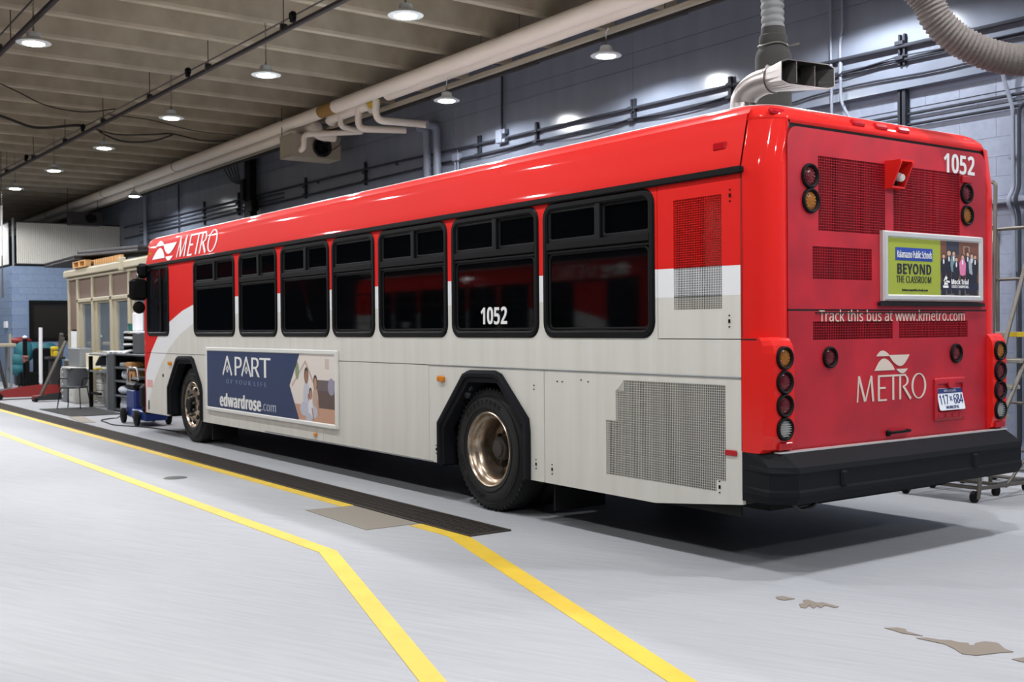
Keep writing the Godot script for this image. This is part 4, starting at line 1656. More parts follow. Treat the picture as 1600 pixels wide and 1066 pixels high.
	lathe(st, [Vector2(0.0, 0.07), Vector2(0.018, 0.07), Vector2(0.026, 0.06), Vector2(0.03, 0.0)], 18, Transform3D(Basis(Vector3(0, 0, 1), -1.9), Vector3(0.02, 2.48, -1.275)))
	obj("rear_camera", st, M("white_frame"), hood)
	# fleet number, web address, wave and name
	st = S()
	words(st, "1052", true, 1.845, 2.548, 2.215, 2.685, REAR, 0.009)
	obj("fleet_number", st, M("white_print"), upper, "white 1052 on the rear")
	st = S()
	words(st, "Track this bus at www.kmetro.com", false, 0.515, 1.522, 2.085, 1.597, REAR, 0.009)
	obj("rear_lettering", st, M("cream_print"), lower)
	st = S()
	metro(st, 0.875, 1.002, 1.625, 1.168, Transform3D(REAR.basis, Vector3(0.008, 0, 0)))
	obj("lettering", st, M("cream_print"), lower, "cream METRO lettering on the engine door")
	st = S()
	wave(st, 1.063, 1.445, 1.175, 1.33, Transform3D(REAR.basis, Vector3(0.008, 0, 0)))
	obj("emblem", st, M("cream_print"), lower, "cream wave emblem on the engine door")
	# lamps
	round_lamp(bus, 0.432, 2.42, 0.078, "red_lens", 0.008)
	round_lamp(bus, 0.438, 2.268, 0.078, "amber_dark", 0.008)
	round_lamp(bus, 2.112, 2.418, 0.072, "red_lens", 0.008)
	round_lamp(bus, 2.117, 2.264, 0.072, "amber_dark", 0.008)
	round_lamp(bus, 0.614, 1.298, 0.068, "red_lens", 0.008)
	round_lamp(bus, 1.978, 1.296, 0.068, "red_lens", 0.008)
	st = S()
	box(st, REAR * Vector3(2.105, 2.515, 0.015), Vector3(0.02, 0.05, 0.12), Transform3D.IDENTITY, 0.006)
	obj("marker_lamp", st, M("red_marker"), bus)
	for u in [0.21, 0.955, 1.195, 1.435, 2.25]:
		st = S()
		box(st, Vector3.ZERO, Vector3(0.03, 0.045, 0.13), Transform3D(Basis(Vector3(0, 0, 1), 0.55), REAR * Vector3(u, 2.803, -0.032 if u > 0.5 and u < 2 else -0.055)), 0.01)
		obj("marker_lamp", st, M("red_marker"), bus)
	# tail lamp housings at the lower corners
	for s in [0, 1]:
		st = S()
		var rings := []
		for y in [[0.735, 0.0], [0.76, 0.04], [0.84, 0.055], [1.33, 0.055], [1.38, 0.045], [1.41, 0.025], [1.43, 0.0]]:
			var a := []
			for q in [[-0.155, 0.004], [-0.02 + y[1] * 0.6, 0.002], [0.0 + y[1], -0.05], [0.0 + y[1], -0.226], [-0.08, -0.227]]:
				var zz: float = q[1]
				if s:
					zz = -2.59 - zz
				a.append(Vector3(q[0], y[0], zz))
			if s == 0:
				a.reverse()
			a.reverse()
			rings.append(a)
		flat(st)
		for i in rings.size() - 1:
			loft(st, [rings[i], rings[i + 1]], false, true)
		for rr in [rings[0], rings[rings.size() - 1]]:
			for k in range(1, rr.size() - 1):
				tri(st, rr[0], rr[k], rr[k + 1])
		obj("lamp_housing", st, M("red"), bus)
		var u := 0.135 if s == 0 else 2.45
		var lens := ["amber_dark", "red_lens", "red_lens", "white_lens"]
		for k in 4:
			round_lamp(bus, u, [1.305, 1.16, 1.02, 0.88][k], 0.071, lens[k], 0.056, k < 3)
		st = S()
		box(st, REAR * Vector3(u + 0.01, 0.775, 0.05), Vector3(0.02, 0.045, 0.12), Transform3D.IDENTITY, 0.005)
		obj("reflector", st, M("red_marker"), bus)
	# rear advertisement
	st = S()
	ring(st, rect(1.125, 1.655, 2.265, 2.115), rect(1.17, 1.7, 2.22, 2.07), 0.04, REAR, 0.05, 0.25)
	var board := obj("advert_board", st, M("silver"), bus, "small framed advertisement, half green and half photo")
	st = S()
	prism(st, rect(1.16, 1.69, 1.76, 2.08), 0.006, REAR, 0.036)
	obj("green_field", st, M("olive"), board)
	st = S()
	flat(st)
	printed(st, rect(1.76, 1.69, 2.23, 2.08), REAR, 0.036)
	var cm := mat("class_print", Color.WHITE, 0.45)
	cm.albedo_texture = class_image()
	obj("photo_print", st, cm, board)
	st = S()
	prism(st, rect(1.255, 1.925, 1.665, 2.01), 0.003, REAR, 0.038)
	obj("blue_field", st, M("royal"), board)
	st = S()
	words(st, "Kalamazoo Public Schools", false, 1.268, 1.942, 1.652, 1.992, REAR, 0.041, 0.002)
	words(st, "Mock Trial", true, 1.885, 1.775, 2.09, 1.812, REAR, 0.038, 0.002)
	words(st, "STATE CHAMPIONS", false, 1.885, 1.75, 2.09, 1.768, REAR, 0.038, 0.002)
	prism(st, rect(1.79, 1.75, 1.85, 1.765), 0.002, REAR, 0.038)
	prism(st, poly([1.8, 1.77, 1.845, 1.77, 1.84, 1.785, 1.805, 1.785]), 0.002, REAR, 0.038)
	stroke(st, [Vector2(1.805, 1.80), Vector2(1.865, 1.79)], 0.012, REAR, 0.039)
	stroke(st, [Vector2(1.805, 1.79), Vector2(1.83, 1.825)], 0.022, REAR, 0.039)
	obj("ad_lettering", st, M("white_print"), board)
	st = S()
	words(st, "BEYOND", true, 1.275, 1.835, 1.65, 1.905, REAR, 0.037, 0.002)
	words(st, "THE CLASSROOM", false, 1.265, 1.778, 1.65, 1.822, REAR, 0.037, 0.002)
	words(st, "kalamazoopublicschools.com", false, 1.325, 1.718, 1.61, 1.738, REAR, 0.037, 0.002)
	obj("ad_lettering", st, M("ink"), board)
	st = S()
	box(st, REAR * Vector3(1.7, 1.635, 0.02), Vector3(0.03, 0.025, 1.2))
	obj("bracket", st, M("black"), board)
	# licence plate in its recess
	st = S()
	ring(st, rrect(1.715, 0.835, 2.075, 1.13, 0.012), rrect(1.745, 0.905, 2.045, 1.085, 0.012), 0.02, REAR, 0.026, 0.2)
	prism(st, disc(1.9, 1.085, 0.04, 0.03, 18), 0.015, REAR, 0.03)
	for k in 4:
		box(st, REAR * Vector3(1.77 + k * 0.08, 0.87, 0.028), Vector3(0.008, 0.03, 0.05), Transform3D.IDENTITY, 0.003)
	var hold := obj("plate_holder", st, M("red_rear"), lower)
	st = S()
	box(st, REAR * Vector3(1.895, 0.995, 0.004), Vector3(0.004, 0.19, 0.31))
	obj("plate_recess", st, M("black"), hold)
	var PT := Transform3D(REAR.basis * Basis(Vector3(1, 0, 0), -0.22), REAR * Vector3(1.895, 0.98, 0.022))
	st = S()
	prism(st, rrect(-0.15, -0.076, 0.15, 0.076, 0.012), 0.003, PT, 0.003)
	obj("licence_plate", st, M("plate"), hold)
	st = S()
	prism(st, rect(-0.148, 0.042, 0.148, 0.074), 0.001, PT, 0.005)
	words(st, "117 ", false, -0.135, -0.035, -0.035, 0.032, PT, 0.0045, 0.002)
	words(st, "x", false, -0.018, -0.012, 0.012, 0.02, PT, 0.0045, 0.002)
	words(st, "684", false, 0.03, -0.035, 0.138, 0.032, PT, 0.0045, 0.002)
	words(st, "MUNICIPAL", false, -0.075, -0.066, 0.075, -0.046, PT, 0.0045, 0.002)
	obj("plate_print", st, M("plate_blue"), hold)
	st = S()
	words(st, "MICHIGAN", false, -0.07, 0.05, 0.07, 0.068, PT, 0.006, 0.002)
	obj("plate_print", st, M("grey_print"), hold)
	# handle
	st = S()
	tube(st, arc([REAR * Vector3(1.2, 0.79, 0.0), REAR * Vector3(1.2, 0.79, 0.045), REAR * Vector3(1.41, 0.793, 0.045), REAR * Vector3(1.41, 0.793, 0.0)], 0.03), 0.01, 8)
	box(st, REAR * Vector3(1.2, 0.785, 0.015), Vector3(0.03, 0.04, 0.035), Transform3D.IDENTITY, 0.008)
	obj("handle", st, M("black_trim"), lower)
	# bumper
	st = S()
	flat(st)
	var rings := []
	for q in [[0.738, 0.03, 0.0], [0.735, 0.075, 0.0], [0.662, 0.19, 0.02], [0.63, 0.2, 0.03], [0.615, 0.192, 0.02], [0.53, 0.192, 0.02], [0.515, 0.2, 0.03], [0.49, 0.2, 0.028], [0.44, 0.17, 0.0], [0.435, -0.1, -0.05]]:
		var d: float = q[1]
		var o: float = q[2]
		var y: float = q[0]
		var a := [Vector3(-0.155, y, 0.002 + o * 0.1), Vector3(d - 0.12, y, 0.002 + o), Vector3(d, y, -0.1), Vector3(d + 0.012, y, -1.295), Vector3(d, y, -2.49), Vector3(d - 0.12, y, -2.592 - o), Vector3(-0.155, y, -2.592 - o * 0.1)]
		a.reverse()
		rings.append(a)
	for i in rings.size() - 1:
		loft(st, [rings[rings.size() - 1 - i], rings[rings.size() - 2 - i]], false, true)
	for u in [0.5, 1.9]:
		box(st, REAR * Vector3(u, 0.57, 0.2), Vector3(0.03, 0.1, 0.06), Transform3D.IDENTITY, 0.012)
	obj("rear_bumper", st, M("bumper"), bus)
	st = S()
	box(st, REAR * Vector3(1.295, 0.739, 0.05), Vector3(0.05, 0.008, 2.44))
	obj("bumper_strip", st, M("silver"), bus)
	st = S()
	tube(st, arc([Vector3(0.05, 0.46, -0.2), Vector3(0.05, 0.38, -0.25), Vector3(0.03, 0.38, -0.42), Vector3(0.03, 0.46, -0.5)], 0.05), 0.014, 8)
	obj("tow_hook", st, M("steel_dark"), bus)
	# exhaust diffuser on the roof
	st = S()
	var bend := [Vector3(-0.52, 2.86, -0.42), Vector3(-0.52, 2.95, -0.42)]
	for k in 9:
		var a := PI / 2 * k / 8
		bend.append(Vector3(-0.52 + 0.2 * (1 - cos(a)), 2.95 + 0.125 * sin(a) * 0.9, -0.42))
	bend.append(Vector3(-0.27, 3.063, -0.42))
	tube(st, bend, 0.083, 22, false)
	tube(st, [Vector3(-0.29, 3.063, -0.42), Vector3(-0.27, 3.063, -0.42)], 0.088, 22)
	var ex := obj("exhaust_pipe", st, M("pipe_steel"), bus, "steel exhaust elbow on the roof with a flared outlet")
	st = S()
	var r0 := []
	var r1 := []
	var r1i := []
	var r0i := []
	for k in 24:
		var a := TAU * k / 24 + PI / 24
		var c := cos(a)
		var s := sin(a)
		r0.append(Vector3(-0.27, 3.063 + 0.08 * s, -0.42 - 0.08 * c))
		var m := maxf(absf(c), absf(s))
		r1.append(Vector3(-0.01 + 0.03 * c / m, 3.052 + 0.078 * s / m, -0.45 - 0.215 * c / m))
		r0i.append(Vector3(-0.26, 3.063 + 0.073 * s, -0.42 - 0.073 * c))
		r1i.append(Vector3(-0.011 + 0.03 * c / m, 3.052 + 0.072 * s / m, -0.45 - 0.208 * c / m))
	flat(st)
	for pair in [[r0, r1], [r1, r1i]]:
		loft(st, [pair[0], pair[1]], true, true)
	var lining := S()
	flat(lining)
	loft(lining, [r1i, r0i], true, true)
	obj("lining", lining, M("steel_dark"), ex)
	for z in [-0.36, -0.53]:
		box(st, Vector3(-0.08, 3.056, z), Vector3(0.11, 0.13, 0.004))
	obj("outlet", st, M("pipe_steel"), ex)
	st = S()
	tube(st, [Vector3(-0.3, 3.13, -0.46), Vector3(-0.3, 3.15, -0.4)], 0.014, 8)
	obj("clamp", st, M("chrome"), ex)


# ------------------------------------------------------------------ pipes and heaters under the ceiling
func build_pipes() -> void:
	var p := thing("insulated_pipe", "thick cream insulated pipe, the front one of the pair running the length of the hall", "pipe", Vector3(-14, 5.365, -3.9))
	var st := S()
	tube(st, [Vector3(-29, 0.115, 0), Vector3(22, 0.115, 0)], 0.115, 24)
	obj("insulation", st, M("insulation"), p)
	st = S()
	tube(st, [Vector3(0.05, 0.115, 0), Vector3(0.62, 0.115, 0)], 0.117, 24, false)
	obj("band", st, M("ochre"), p, "brown stained band")
	st = S()
	for k in 13:
		var x := -24.0 + k * 3.66
		tube(st, [Vector3(x, 0.22, 0), Vector3(x, 0.85, 0)], 0.006, 6)
		tube(st, [Vector3(x, 0.22, 0), Vector3(x, 0.25, 0)], 0.03, 10)
	obj("hanger", st, M("steel_dull"), p)
	st = S()
	for x in [-8.0, -14.2, -21.0]:
		tube(st, [Vector3(x, 0.115, 0), Vector3(x + 0.03, 0.115, 0)], 0.121, 24)
	obj("clip", st, M("steel_dark"), p)
	# rear pipe: three lengths with turned-down ends and branches
	p = thing("insulated_pipe", "second cream insulated pipe behind the front one, broken by turned-down branches", "pipe", Vector3(-14, 5.38, -4.2))
	st = S()
	tube(st, arc([Vector3(-29, 0.02, 0), Vector3(-0.75, 0.02, 0), Vector3(-0.75, -0.17, 0.02), Vector3(-0.75, -0.17, -0.35)], 0.14), 0.105, 22)
	tube(st, arc([Vector3(-0.2, -0.02, 0), Vector3(-0.1, 0.06, 0), Vector3(1.3, 0.06, 0), Vector3(1.45, -0.03, 0)], 0.1), 0.105, 22)
	tube(st, [Vector3(1.95, 0.11, 0), Vector3(2.0, 0.11, 0), Vector3(22, 0.11, 0)], [0.08, 0.105, 0.105], 22)
	obj("insulation", st, M("insulation"), p)
	st = S()
	tube(st, arc([Vector3(1.75, 0.05, 0.1), Vector3(1.75, -0.3, 0.1), Vector3(1.9, -0.3, -0.95)], 0.14), 0.062, 16)
	tube(st, arc([Vector3(1.0, 0.05, 0.05), Vector3(1.0, -0.33, 0.05), Vector3(1.35, -0.33, -0.72)], 0.14), 0.06, 16)
	tube(st, arc([Vector3(0.3, 0.05, 0.05), Vector3(0.3, -0.18, 0.05), Vector3(0.25, -0.22, -0.45), Vector3(-0.4, -0.26, 0.45), Vector3(-0.4, -0.5, 0.45), Vector3(-0.6, -0.52, 0.42)], 0.1), 0.05, 14)
	obj("branch", st, M("insulation"), p)
	st = S()
	tube(st, [Vector3(1.48, 0.04, 0.05), Vector3(1.68, 0.03, 0.05)], 0.09, 18)
	obj("band", st, M("yellow_tape"), p, "yellow band")
	# tray of flat metal under the pipes
	st = S()
	box(st, Vector3(-10.5, 5.36, -4.42), Vector3(64, 0.05, 0.12), Transform3D.IDENTITY, 0.01)
	box(st, Vector3(-10.5, 5.33, -4.37), Vector3(64, 0.02, 0.02))
	var tr := thing("pipe_tray", "narrow beige metal channel running under the insulated pipes", "channel", Vector3(0, 0, 0))
	obj("channel", st, M("beige_metal"), tr)
	st = S()
	for k in 15:
		box(st, Vector3(-36.0 + k * 3.0, 5.325, -4.53), Vector3(1.6, 0.05, 0.07))
	tube(st, [Vector3(-42, 5.33, -4.53), Vector3(8, 5.33, -4.53)], 0.03, 8)
	obj("cable_bundle", st, M("cable"), tr)
	st = S()
	for k in 14:
		tube(st, [Vector3(-36.0 + k * 3.05, 5.36, -4.46), Vector3(-36.0 + k * 3.05, 6.25, -4.46)], 0.006, 6)
	obj("hanger", st, M("steel_dull"), tr)
	# unit heaters
	unit_heater("beige unit heater with a round fan opening hanging under the pipes", Vector3(-15.3, 4.81, -4.3), 1.0, "beige_metal")
	unit_heater("far dark unit heater above the slatted fence", Vector3(-29.2, 4.62, -3.6), 0.85, "dark_metal")


func unit_heater(label: String, at: Vector3, k: float, m: String) -> void:
	var h := thing("unit_heater", label, "heater", at)
	var st := S()
	var F := Transform3D(Basis(Vector3(0, 0, -1), Vector3(0, 1, 0), Vector3(1, 0, 0)), Vector3(0.27 * k, 0, 0))
	sheet(st, [rect(-0.52 * k, 0.0, 0.52 * k, 0.44 * k)], [disc(0.12, 0.225 * k, 0.19 * k, 0.19 * k, 28)], 0.02, F)
	box(st, Vector3(0, 0.01, 0), Vector3(0.52 * k, 0.02, 1.04 * k))
	box(st, Vector3(0, 0.43 * k, 0), Vector3(0.52 * k, 0.02, 1.04 * k))
	box(st, Vector3(0, 0.22 * k, 0.51 * k), Vector3(0.52 * k, 0.42 * k, 0.02))
	box(st, Vector3(0, 0.22 * k, -0.51 * k), Vector3(0.52 * k, 0.42 * k, 0.02))
	box(st, Vector3(-0.25 * k, 0.22 * k, 0), Vector3(0.02, 0.42 * k, 1.0 * k))
	obj("casing", st, M(m), h)
	st = S()
	var T := Transform3D(Basis(Vector3(0, 0, 1), -PI / 2), Vector3(0.27 * k, 0.225 * k, -0.12))
	lathe(st, [Vector2(0.2 * k, 0.0), Vector2(0.2 * k, 0.025), Vector2(0.18 * k, 0.03), Vector2(0.17 * k, -0.06)], 32, T)
	obj("fan_ring", st, M("dark_metal"), h)
	for r in [0.05, 0.1, 0.15]:
		st = S()
		lathe(st, [Vector2(r * k - 0.004, 0.01), Vector2(r * k, 0.016), Vector2(r * k + 0.004, 0.01)], 24, T)
		obj("guard_wire", st, M("dark_metal"), h)
	st = S()
	for b in 5:
		var a := TAU * b / 5
		box(st, Vector3(0.2 * k, 0.225 * k + 0.085 * k * cos(a), -0.12 + 0.11 * k * sin(a)), Vector3(0.02, 0.15 * k, 0.1 * k), Transform3D.IDENTITY)
	lathe(st, [Vector2(0, 0.05), Vector2(0.06, 0.04), Vector2(0.07, -0.1)], 16, Transform3D(T.basis, Vector3(0.2 * k, 0.225 * k, -0.12)))
	obj("fan", st, M("black_trim"), h)
	st = S()
	tube(st, arc([Vector3(0.28 * k, 0.36 * k, -0.5), Vector3(0.33, 0.3, -0.5), Vector3(0.33, 0.1, -0.2), Vector3(0.3, 0.03, 0.0)], 0.15), 0.008, 6)
	for z in [-0.5, 0.5]:
		tube(st, [Vector3(-0.2, 0.43 * k, z * k), Vector3(-0.2, 5.8 - at.y, z * k)], 0.008, 6)
	obj("hanger", st, M("steel_dark"), h)


# ------------------------------------------------------------------ fittings on the long wall, in the wall's own frame
func conduit(label: String, pts: Array, r: float, m := "conduit", clips := 0.0, group := "") -> Node3D:
	var st := S()
	tube(st, pts, r, 10)
	if clips > 0.0:
		var n := int((pts[0] as Vector3).distance_to(pts[pts.size() - 1]) / clips)
		for k in range(1, n):
			var p: Vector3 = pts[0].lerp(pts[pts.size() - 1], float(k) / n)
			box(st, p + Vector3(0, 0, -r * 0.5), Vector3(r * 2.6, r * 2.6, r * 1.6))
	return single("conduit", st, M(m), label, "conduit", group, WALL)


func build_wall_fittings() -> void:
	conduit("long dark conduit on the upper wall, topmost of the level runs", [Vector3(-23.4, 4.63, 0.06), Vector3(-8, 4.6, 0.06), Vector3(-4.2, 4.55, 0.06)], 0.02, "conduit_dark", 3.0)
	conduit("topmost level conduit right of the junction box, behind the hose and boot", [Vector3(-4.0, 4.55, 0.06), Vector3(2, 4.52, 0.06), Vector3(8, 4.45, 0.06)], 0.022, "conduit_dark", 3.0)
	var st := S()
	tube(st, [Vector3(-23.4, 4.3, 0.045), Vector3(-6, 4.38, 0.045), Vector3(0, 4.38, 0.05), Vector3(8, 4.33, 0.05)], 0.02, 10)
	for d in [[-6.0, -3.2, 0.05], [-3.2, -1.03, 0.07], [-1.03, 0.78, 0.05], [0.9, 3.2, 0.07], [3.2, 6.0, 0.05]]:
		var pts := []
		for k in 13:
			var t := k / 12.0
			pts.append(Vector3(lerpf(d[0], d[1], t), 4.395 - d[2] * sin(PI * t) * 0.8, 0.085))
		tube(st, pts, 0.008, 6)
	single("conduit", st, M("conduit_dark"), "second level conduit on the upper wall with thin cables sagging along it", "conduit", "", WALL)
	st = S()
	var c3 := []
	for k in 25:
		c3.append(Vector3(1.2 + k * 0.28, 4.185 - 0.012 * sin(k * 0.9) - 0.02 * (1 if k < 3 else 0), 0.03))
	tube(st, c3, 0.012, 8)
	single("conduit", st, M("conduit_dark"), "thin third conduit just above the wall's overhanging edge", "conduit", "", WALL)
	for q in [["double", 3.21, 4.31, 4.64], ["single", 0.78, 4.34, 4.645], ["thin", -1.03, 4.36, 4.67], ["single", -3.19, 4.38, 4.685], ["thin", -4.76, 4.36, 4.7], ["single", -8.6, 4.3, 4.75], ["single", -11.2, 4.3, 4.75], ["thin", -14.8, 4.25, 4.8], ["single", -17.0, 4.2, 4.8]]:
		st = S()
		var w := 0.05 if q[0] == "single" else 0.022
		box(st, Vector3(q[1] - 0.025, (q[2] + q[3]) / 2, 0.025), Vector3(w, q[3] - q[2], 0.045))
		if q[0] != "single":
			box(st, Vector3(q[1] + 0.035, (q[2] + q[3]) / 2, 0.025), Vector3(w, q[3] - q[2], 0.045))
		for y in [4.38, 4.54]:
			box(st, Vector3(q[1], y, 0.06), Vector3(0.1, 0.04, 0.07))
		var where: String = {"3.21": "right of the exhaust outlet", "0.78": "touching the exhaust elbow", "-1.03": "right of the lamp on the short cord", "-3.19": "left of the exhaust elbow", "-4.76": "left of the junction box", "-8.6": "in the dark stretch right of the black column", "-11.2": "in the dark stretch next to the black column", "-14.8": "left of the black column", "-17.0": "above the bus front"}[str(q[1])]
		single("conduit_bracket", st, M("conduit_dark"), "short strut bracket on the wall conduits, " + where, "bracket", "strut brackets on the wall", WALL)
	conduit("thin straight upright conduit on the wall right of the exhaust outlet", [Vector3(2.31, 3.9, 0.05), Vector3(2.3, 4.76, 0.05), Vector3(2.32, 6.2, 0.05)], 0.017)
	st = S()
	tube(st, arc([Vector3(2.62, 3.75, 0.05), Vector3(2.5, 3.92, 0.05), Vector3(2.436, 4.05, 0.05), Vector3(2.425, 4.72, 0.05), Vector3(2.46, 4.86, 0.05), Vector3(2.47, 6.2, 0.05)], 0.08), 0.018, 10)
	tube(st, [Vector3(2.432, 4.36, 0.05), Vector3(2.43, 4.48, 0.05)], 0.026, 12)
	single("conduit", st, M("conduit"), "upright conduit with two offset bends beside the straight one", "conduit", "", WALL)
	st = S()
	tube(st, [Vector3(-4.08, 4.62, 0.06), Vector3(-4.06, 5.72, 0.06), Vector3(-4.1, 5.76, 0.2)], 0.02, 10)
	single("conduit", st, M("conduit_dark"), "upright conduit dropping from the pipe tray to a junction box", "conduit", "", WALL)
	st = S()
	box(st, Vector3(-4.12, 4.59, 0.06), Vector3(0.16, 0.22, 0.1), Transform3D.IDENTITY, 0.012)
	box(st, Vector3(-4.0, 4.66, 0.06), Vector3(0.07, 0.08, 0.08), Transform3D.IDENTITY, 0.01)
	box(st, Vector3(-4.0, 4.51, 0.06), Vector3(0.07, 0.06, 0.08), Transform3D.IDENTITY, 0.01)
	single("junction_box", st, M("conduit"), "pale junction box at the end of the upright conduit", "junction box", "", WALL)
	st = S()
	box(st, Vector3(-5.38, 4.42, 0.06), Vector3(0.2, 0.13, 0.1), Transform3D.IDENTITY, 0.012)
	for x in [-5.44, -5.35]:
		tube(st, [Vector3(x, 4.36, 0.06), Vector3(x, 3.6, 0.06)], 0.018, 8)
	single("junction_box", st, M("conduit"), "junction box with two legs just above the bus roof beside the blue pipes", "junction box", "", WALL)
	st = S()
	var cord := []
	for k in 17:
		var t := k / 16.0
		cord.append(Vector3(-5.47 + 0.12 * t - 0.05 * sin(PI * t), lerpf(5.2, 4.48, t), 0.1 - 0.04 * t))
	tube(st, cord, 0.008, 6)
	single("cord", st, M("conduit"), "loose pale cord hanging down the wall by the blue pipes", "cord", "", WALL)
	# painted standpipes
	for x in [-6.2, -5.88]:
		st = S()
		tube(st, arc([Vector3(x, 3.2, 0.14), Vector3(x, 5.02, 0.14), Vector3(x - 0.02, 5.03, 0.32)], 0.08), 0.068, 18)
		tube(st, [Vector3(x, 4.3, 0.14), Vector3(x, 4.34, 0.14)], 0.08, 18)
		tube(st, [Vector3(x, 4.92, 0.14), Vector3(x, 4.96, 0.14)], 0.076, 18)
		single("standpipe", st, M("conduit"), "left one of two fat blue upright pipes against the wall" if x < -6.0 else "right one of two fat blue upright pipes against the wall", "pipe", "", WALL)
	# dark column with equipment, thin drops further left
	st = S()
	box(st, Vector3(-13.75, 4.9, 0.18), Vector3(0.3, 2.4, 0.16))
	box(st, Vector3(-13.95, 4.75, 0.22), Vector3(0.2, 0.5, 0.2), Transform3D.IDENTITY, 0.02)
	box(st, Vector3(-13.6, 4.35, 0.2), Vector3(0.3, 0.24, 0.18), Transform3D.IDENTITY, 0.02)
	for k in 5:
		var pts := []
		for j in 11:
			var t := j / 10.0
			pts.append(Vector3(lerpf(-15.6 + 0.3 * k, -13.9, t), lerpf(5.75, 4.95, t) - 0.3 * sin(PI * t), 0.2 + 0.02 * k))
		tube(st, pts, 0.012, 6)
	tube(st, arc([Vector3(-14.15, 4.6, 0.1), Vector3(-14.3, 4.2, 0.12), Vector3(-13.9, 3.7, 0.12)], 0.3), 0.02, 6)
	single("cable_column", st, M("black_trim"), "dark column with cables and boxes on the shaded wall", "column", "", WALL)
	conduit("thin dark upright conduit left of the black column", [Vector3(-18.8, 3.7, 0.05), Vector3(-18.77, 5.9, 0.05)], 0.022, "conduit_dark")
	conduit("fat blue upright pipe at the wall's far left, beside the fence", [Vector3(-21.38, 3.2, 0.1), Vector3(-21.32, 5.9, 0.1)], 0.06, "conduit")
	for k in 4:
		st = S()
		var pts := []
		for j in 40:
			var x := -22.0 + j * 0.25
			pts.append(Vector3(x, [4.52, 4.42, 4.14, 3.96][k] + 0.02 * (j / 40.0) - (0.06 if k > 1 else 0.012) * absf(sin(j * 0.52 + k)), 0.05))
		tube(st, pts, 0.014, 6)
		single("wall_cable", st, M("conduit_dark"), ["uppermost thin cable on the wall above the bus front", "second thin cable on the wall above the bus front", "wavy cable on the wall above the bus front", "lowest wavy cable on the wall, just above the bus front's roof"][k], "cable", "cables above the bus front", WALL)
	# lower wall at the right
	for k in 4:
		var y: float = [3.85, 3.79, 3.725, 3.675][k]
		conduit(["thin wire, uppermost of four level runs on the block wall", "thicker conduit, second of four level runs on the block wall", "thin wire, third of four level runs on the block wall", "thicker conduit, lowest of four level runs on the block wall"][k], [Vector3(1.5, y - 0.01, -0.075), Vector3(7, y + 0.01, -0.075)], [0.006, 0.014, 0.006, 0.016][k], "conduit_dark")
	st = S()
	box(st, Vector3(3.13, 3.72, -0.06), Vector3(0.03, 0.68, 0.07))
	box(st, Vector3(3.19, 3.72, -0.06), Vector3(0.04, 0.68, 0.07))
	single("conduit_bracket", st, M("conduit_dark"), "tall double strut under the overhang just above the bus roof", "bracket", "", WALL)
	st = S()
	tube(st, arc([Vector3(4.315, 4.2, 0.03), Vector3(4.322, 3.98, -0.03), Vector3(4.405, 3.66, -0.06), Vector3(4.41, 2.85, -0.06), Vector3(4.4, 2.72, 0.045), Vector3(4.42, 2.6, -0.05), Vector3(4.43, 0.3, -0.06)], 0.06), 0.02, 10)
	box(st, Vector3(4.41, 3.17, -0.08), Vector3(0.12, 0.03, 0.03))
	box(st, Vector3(4.42, 2.0, -0.08), Vector3(0.12, 0.03, 0.03))
	single("conduit", st, M("conduit"), "pale upright conduit on the block wall at the right edge", "conduit", "", WALL)
	st = S()
	tube(st, arc([Vector3(7.0, 3.685, -0.045), Vector3(4.48, 3.68, -0.045), Vector3(4.475, 2.85, -0.05), Vector3(4.475, 2.73, 0.045), Vector3(4.475, 2.6, -0.05), Vector3(4.47, 0.3, -0.06)], 0.08), 0.02, 10)
	single("conduit", st, M("conduit_dark"), "darker conduit that bends down beside the pale upright one", "conduit", "", WALL)
	st = S()
	box(st, Vector3(5.0, 2.735, -0.045), Vector3(7.0, 0.05, 0.12), Transform3D.IDENTITY, 0.006)
	single("wall_ledge", st, M("conduit"), "narrow ledge along the block wall behind the ladder", "ledge", "", WALL)
	st = S()
	box(st, Vector3(4.16, 2.395, -0.095), Vector3(0.15, 0.135, 0.012), Transform3D.IDENTITY, 0.004)
	single("wall_sign", st, M("cream_sign"), "small cream notice on the block wall behind the ladder", "sign", "", WALL)


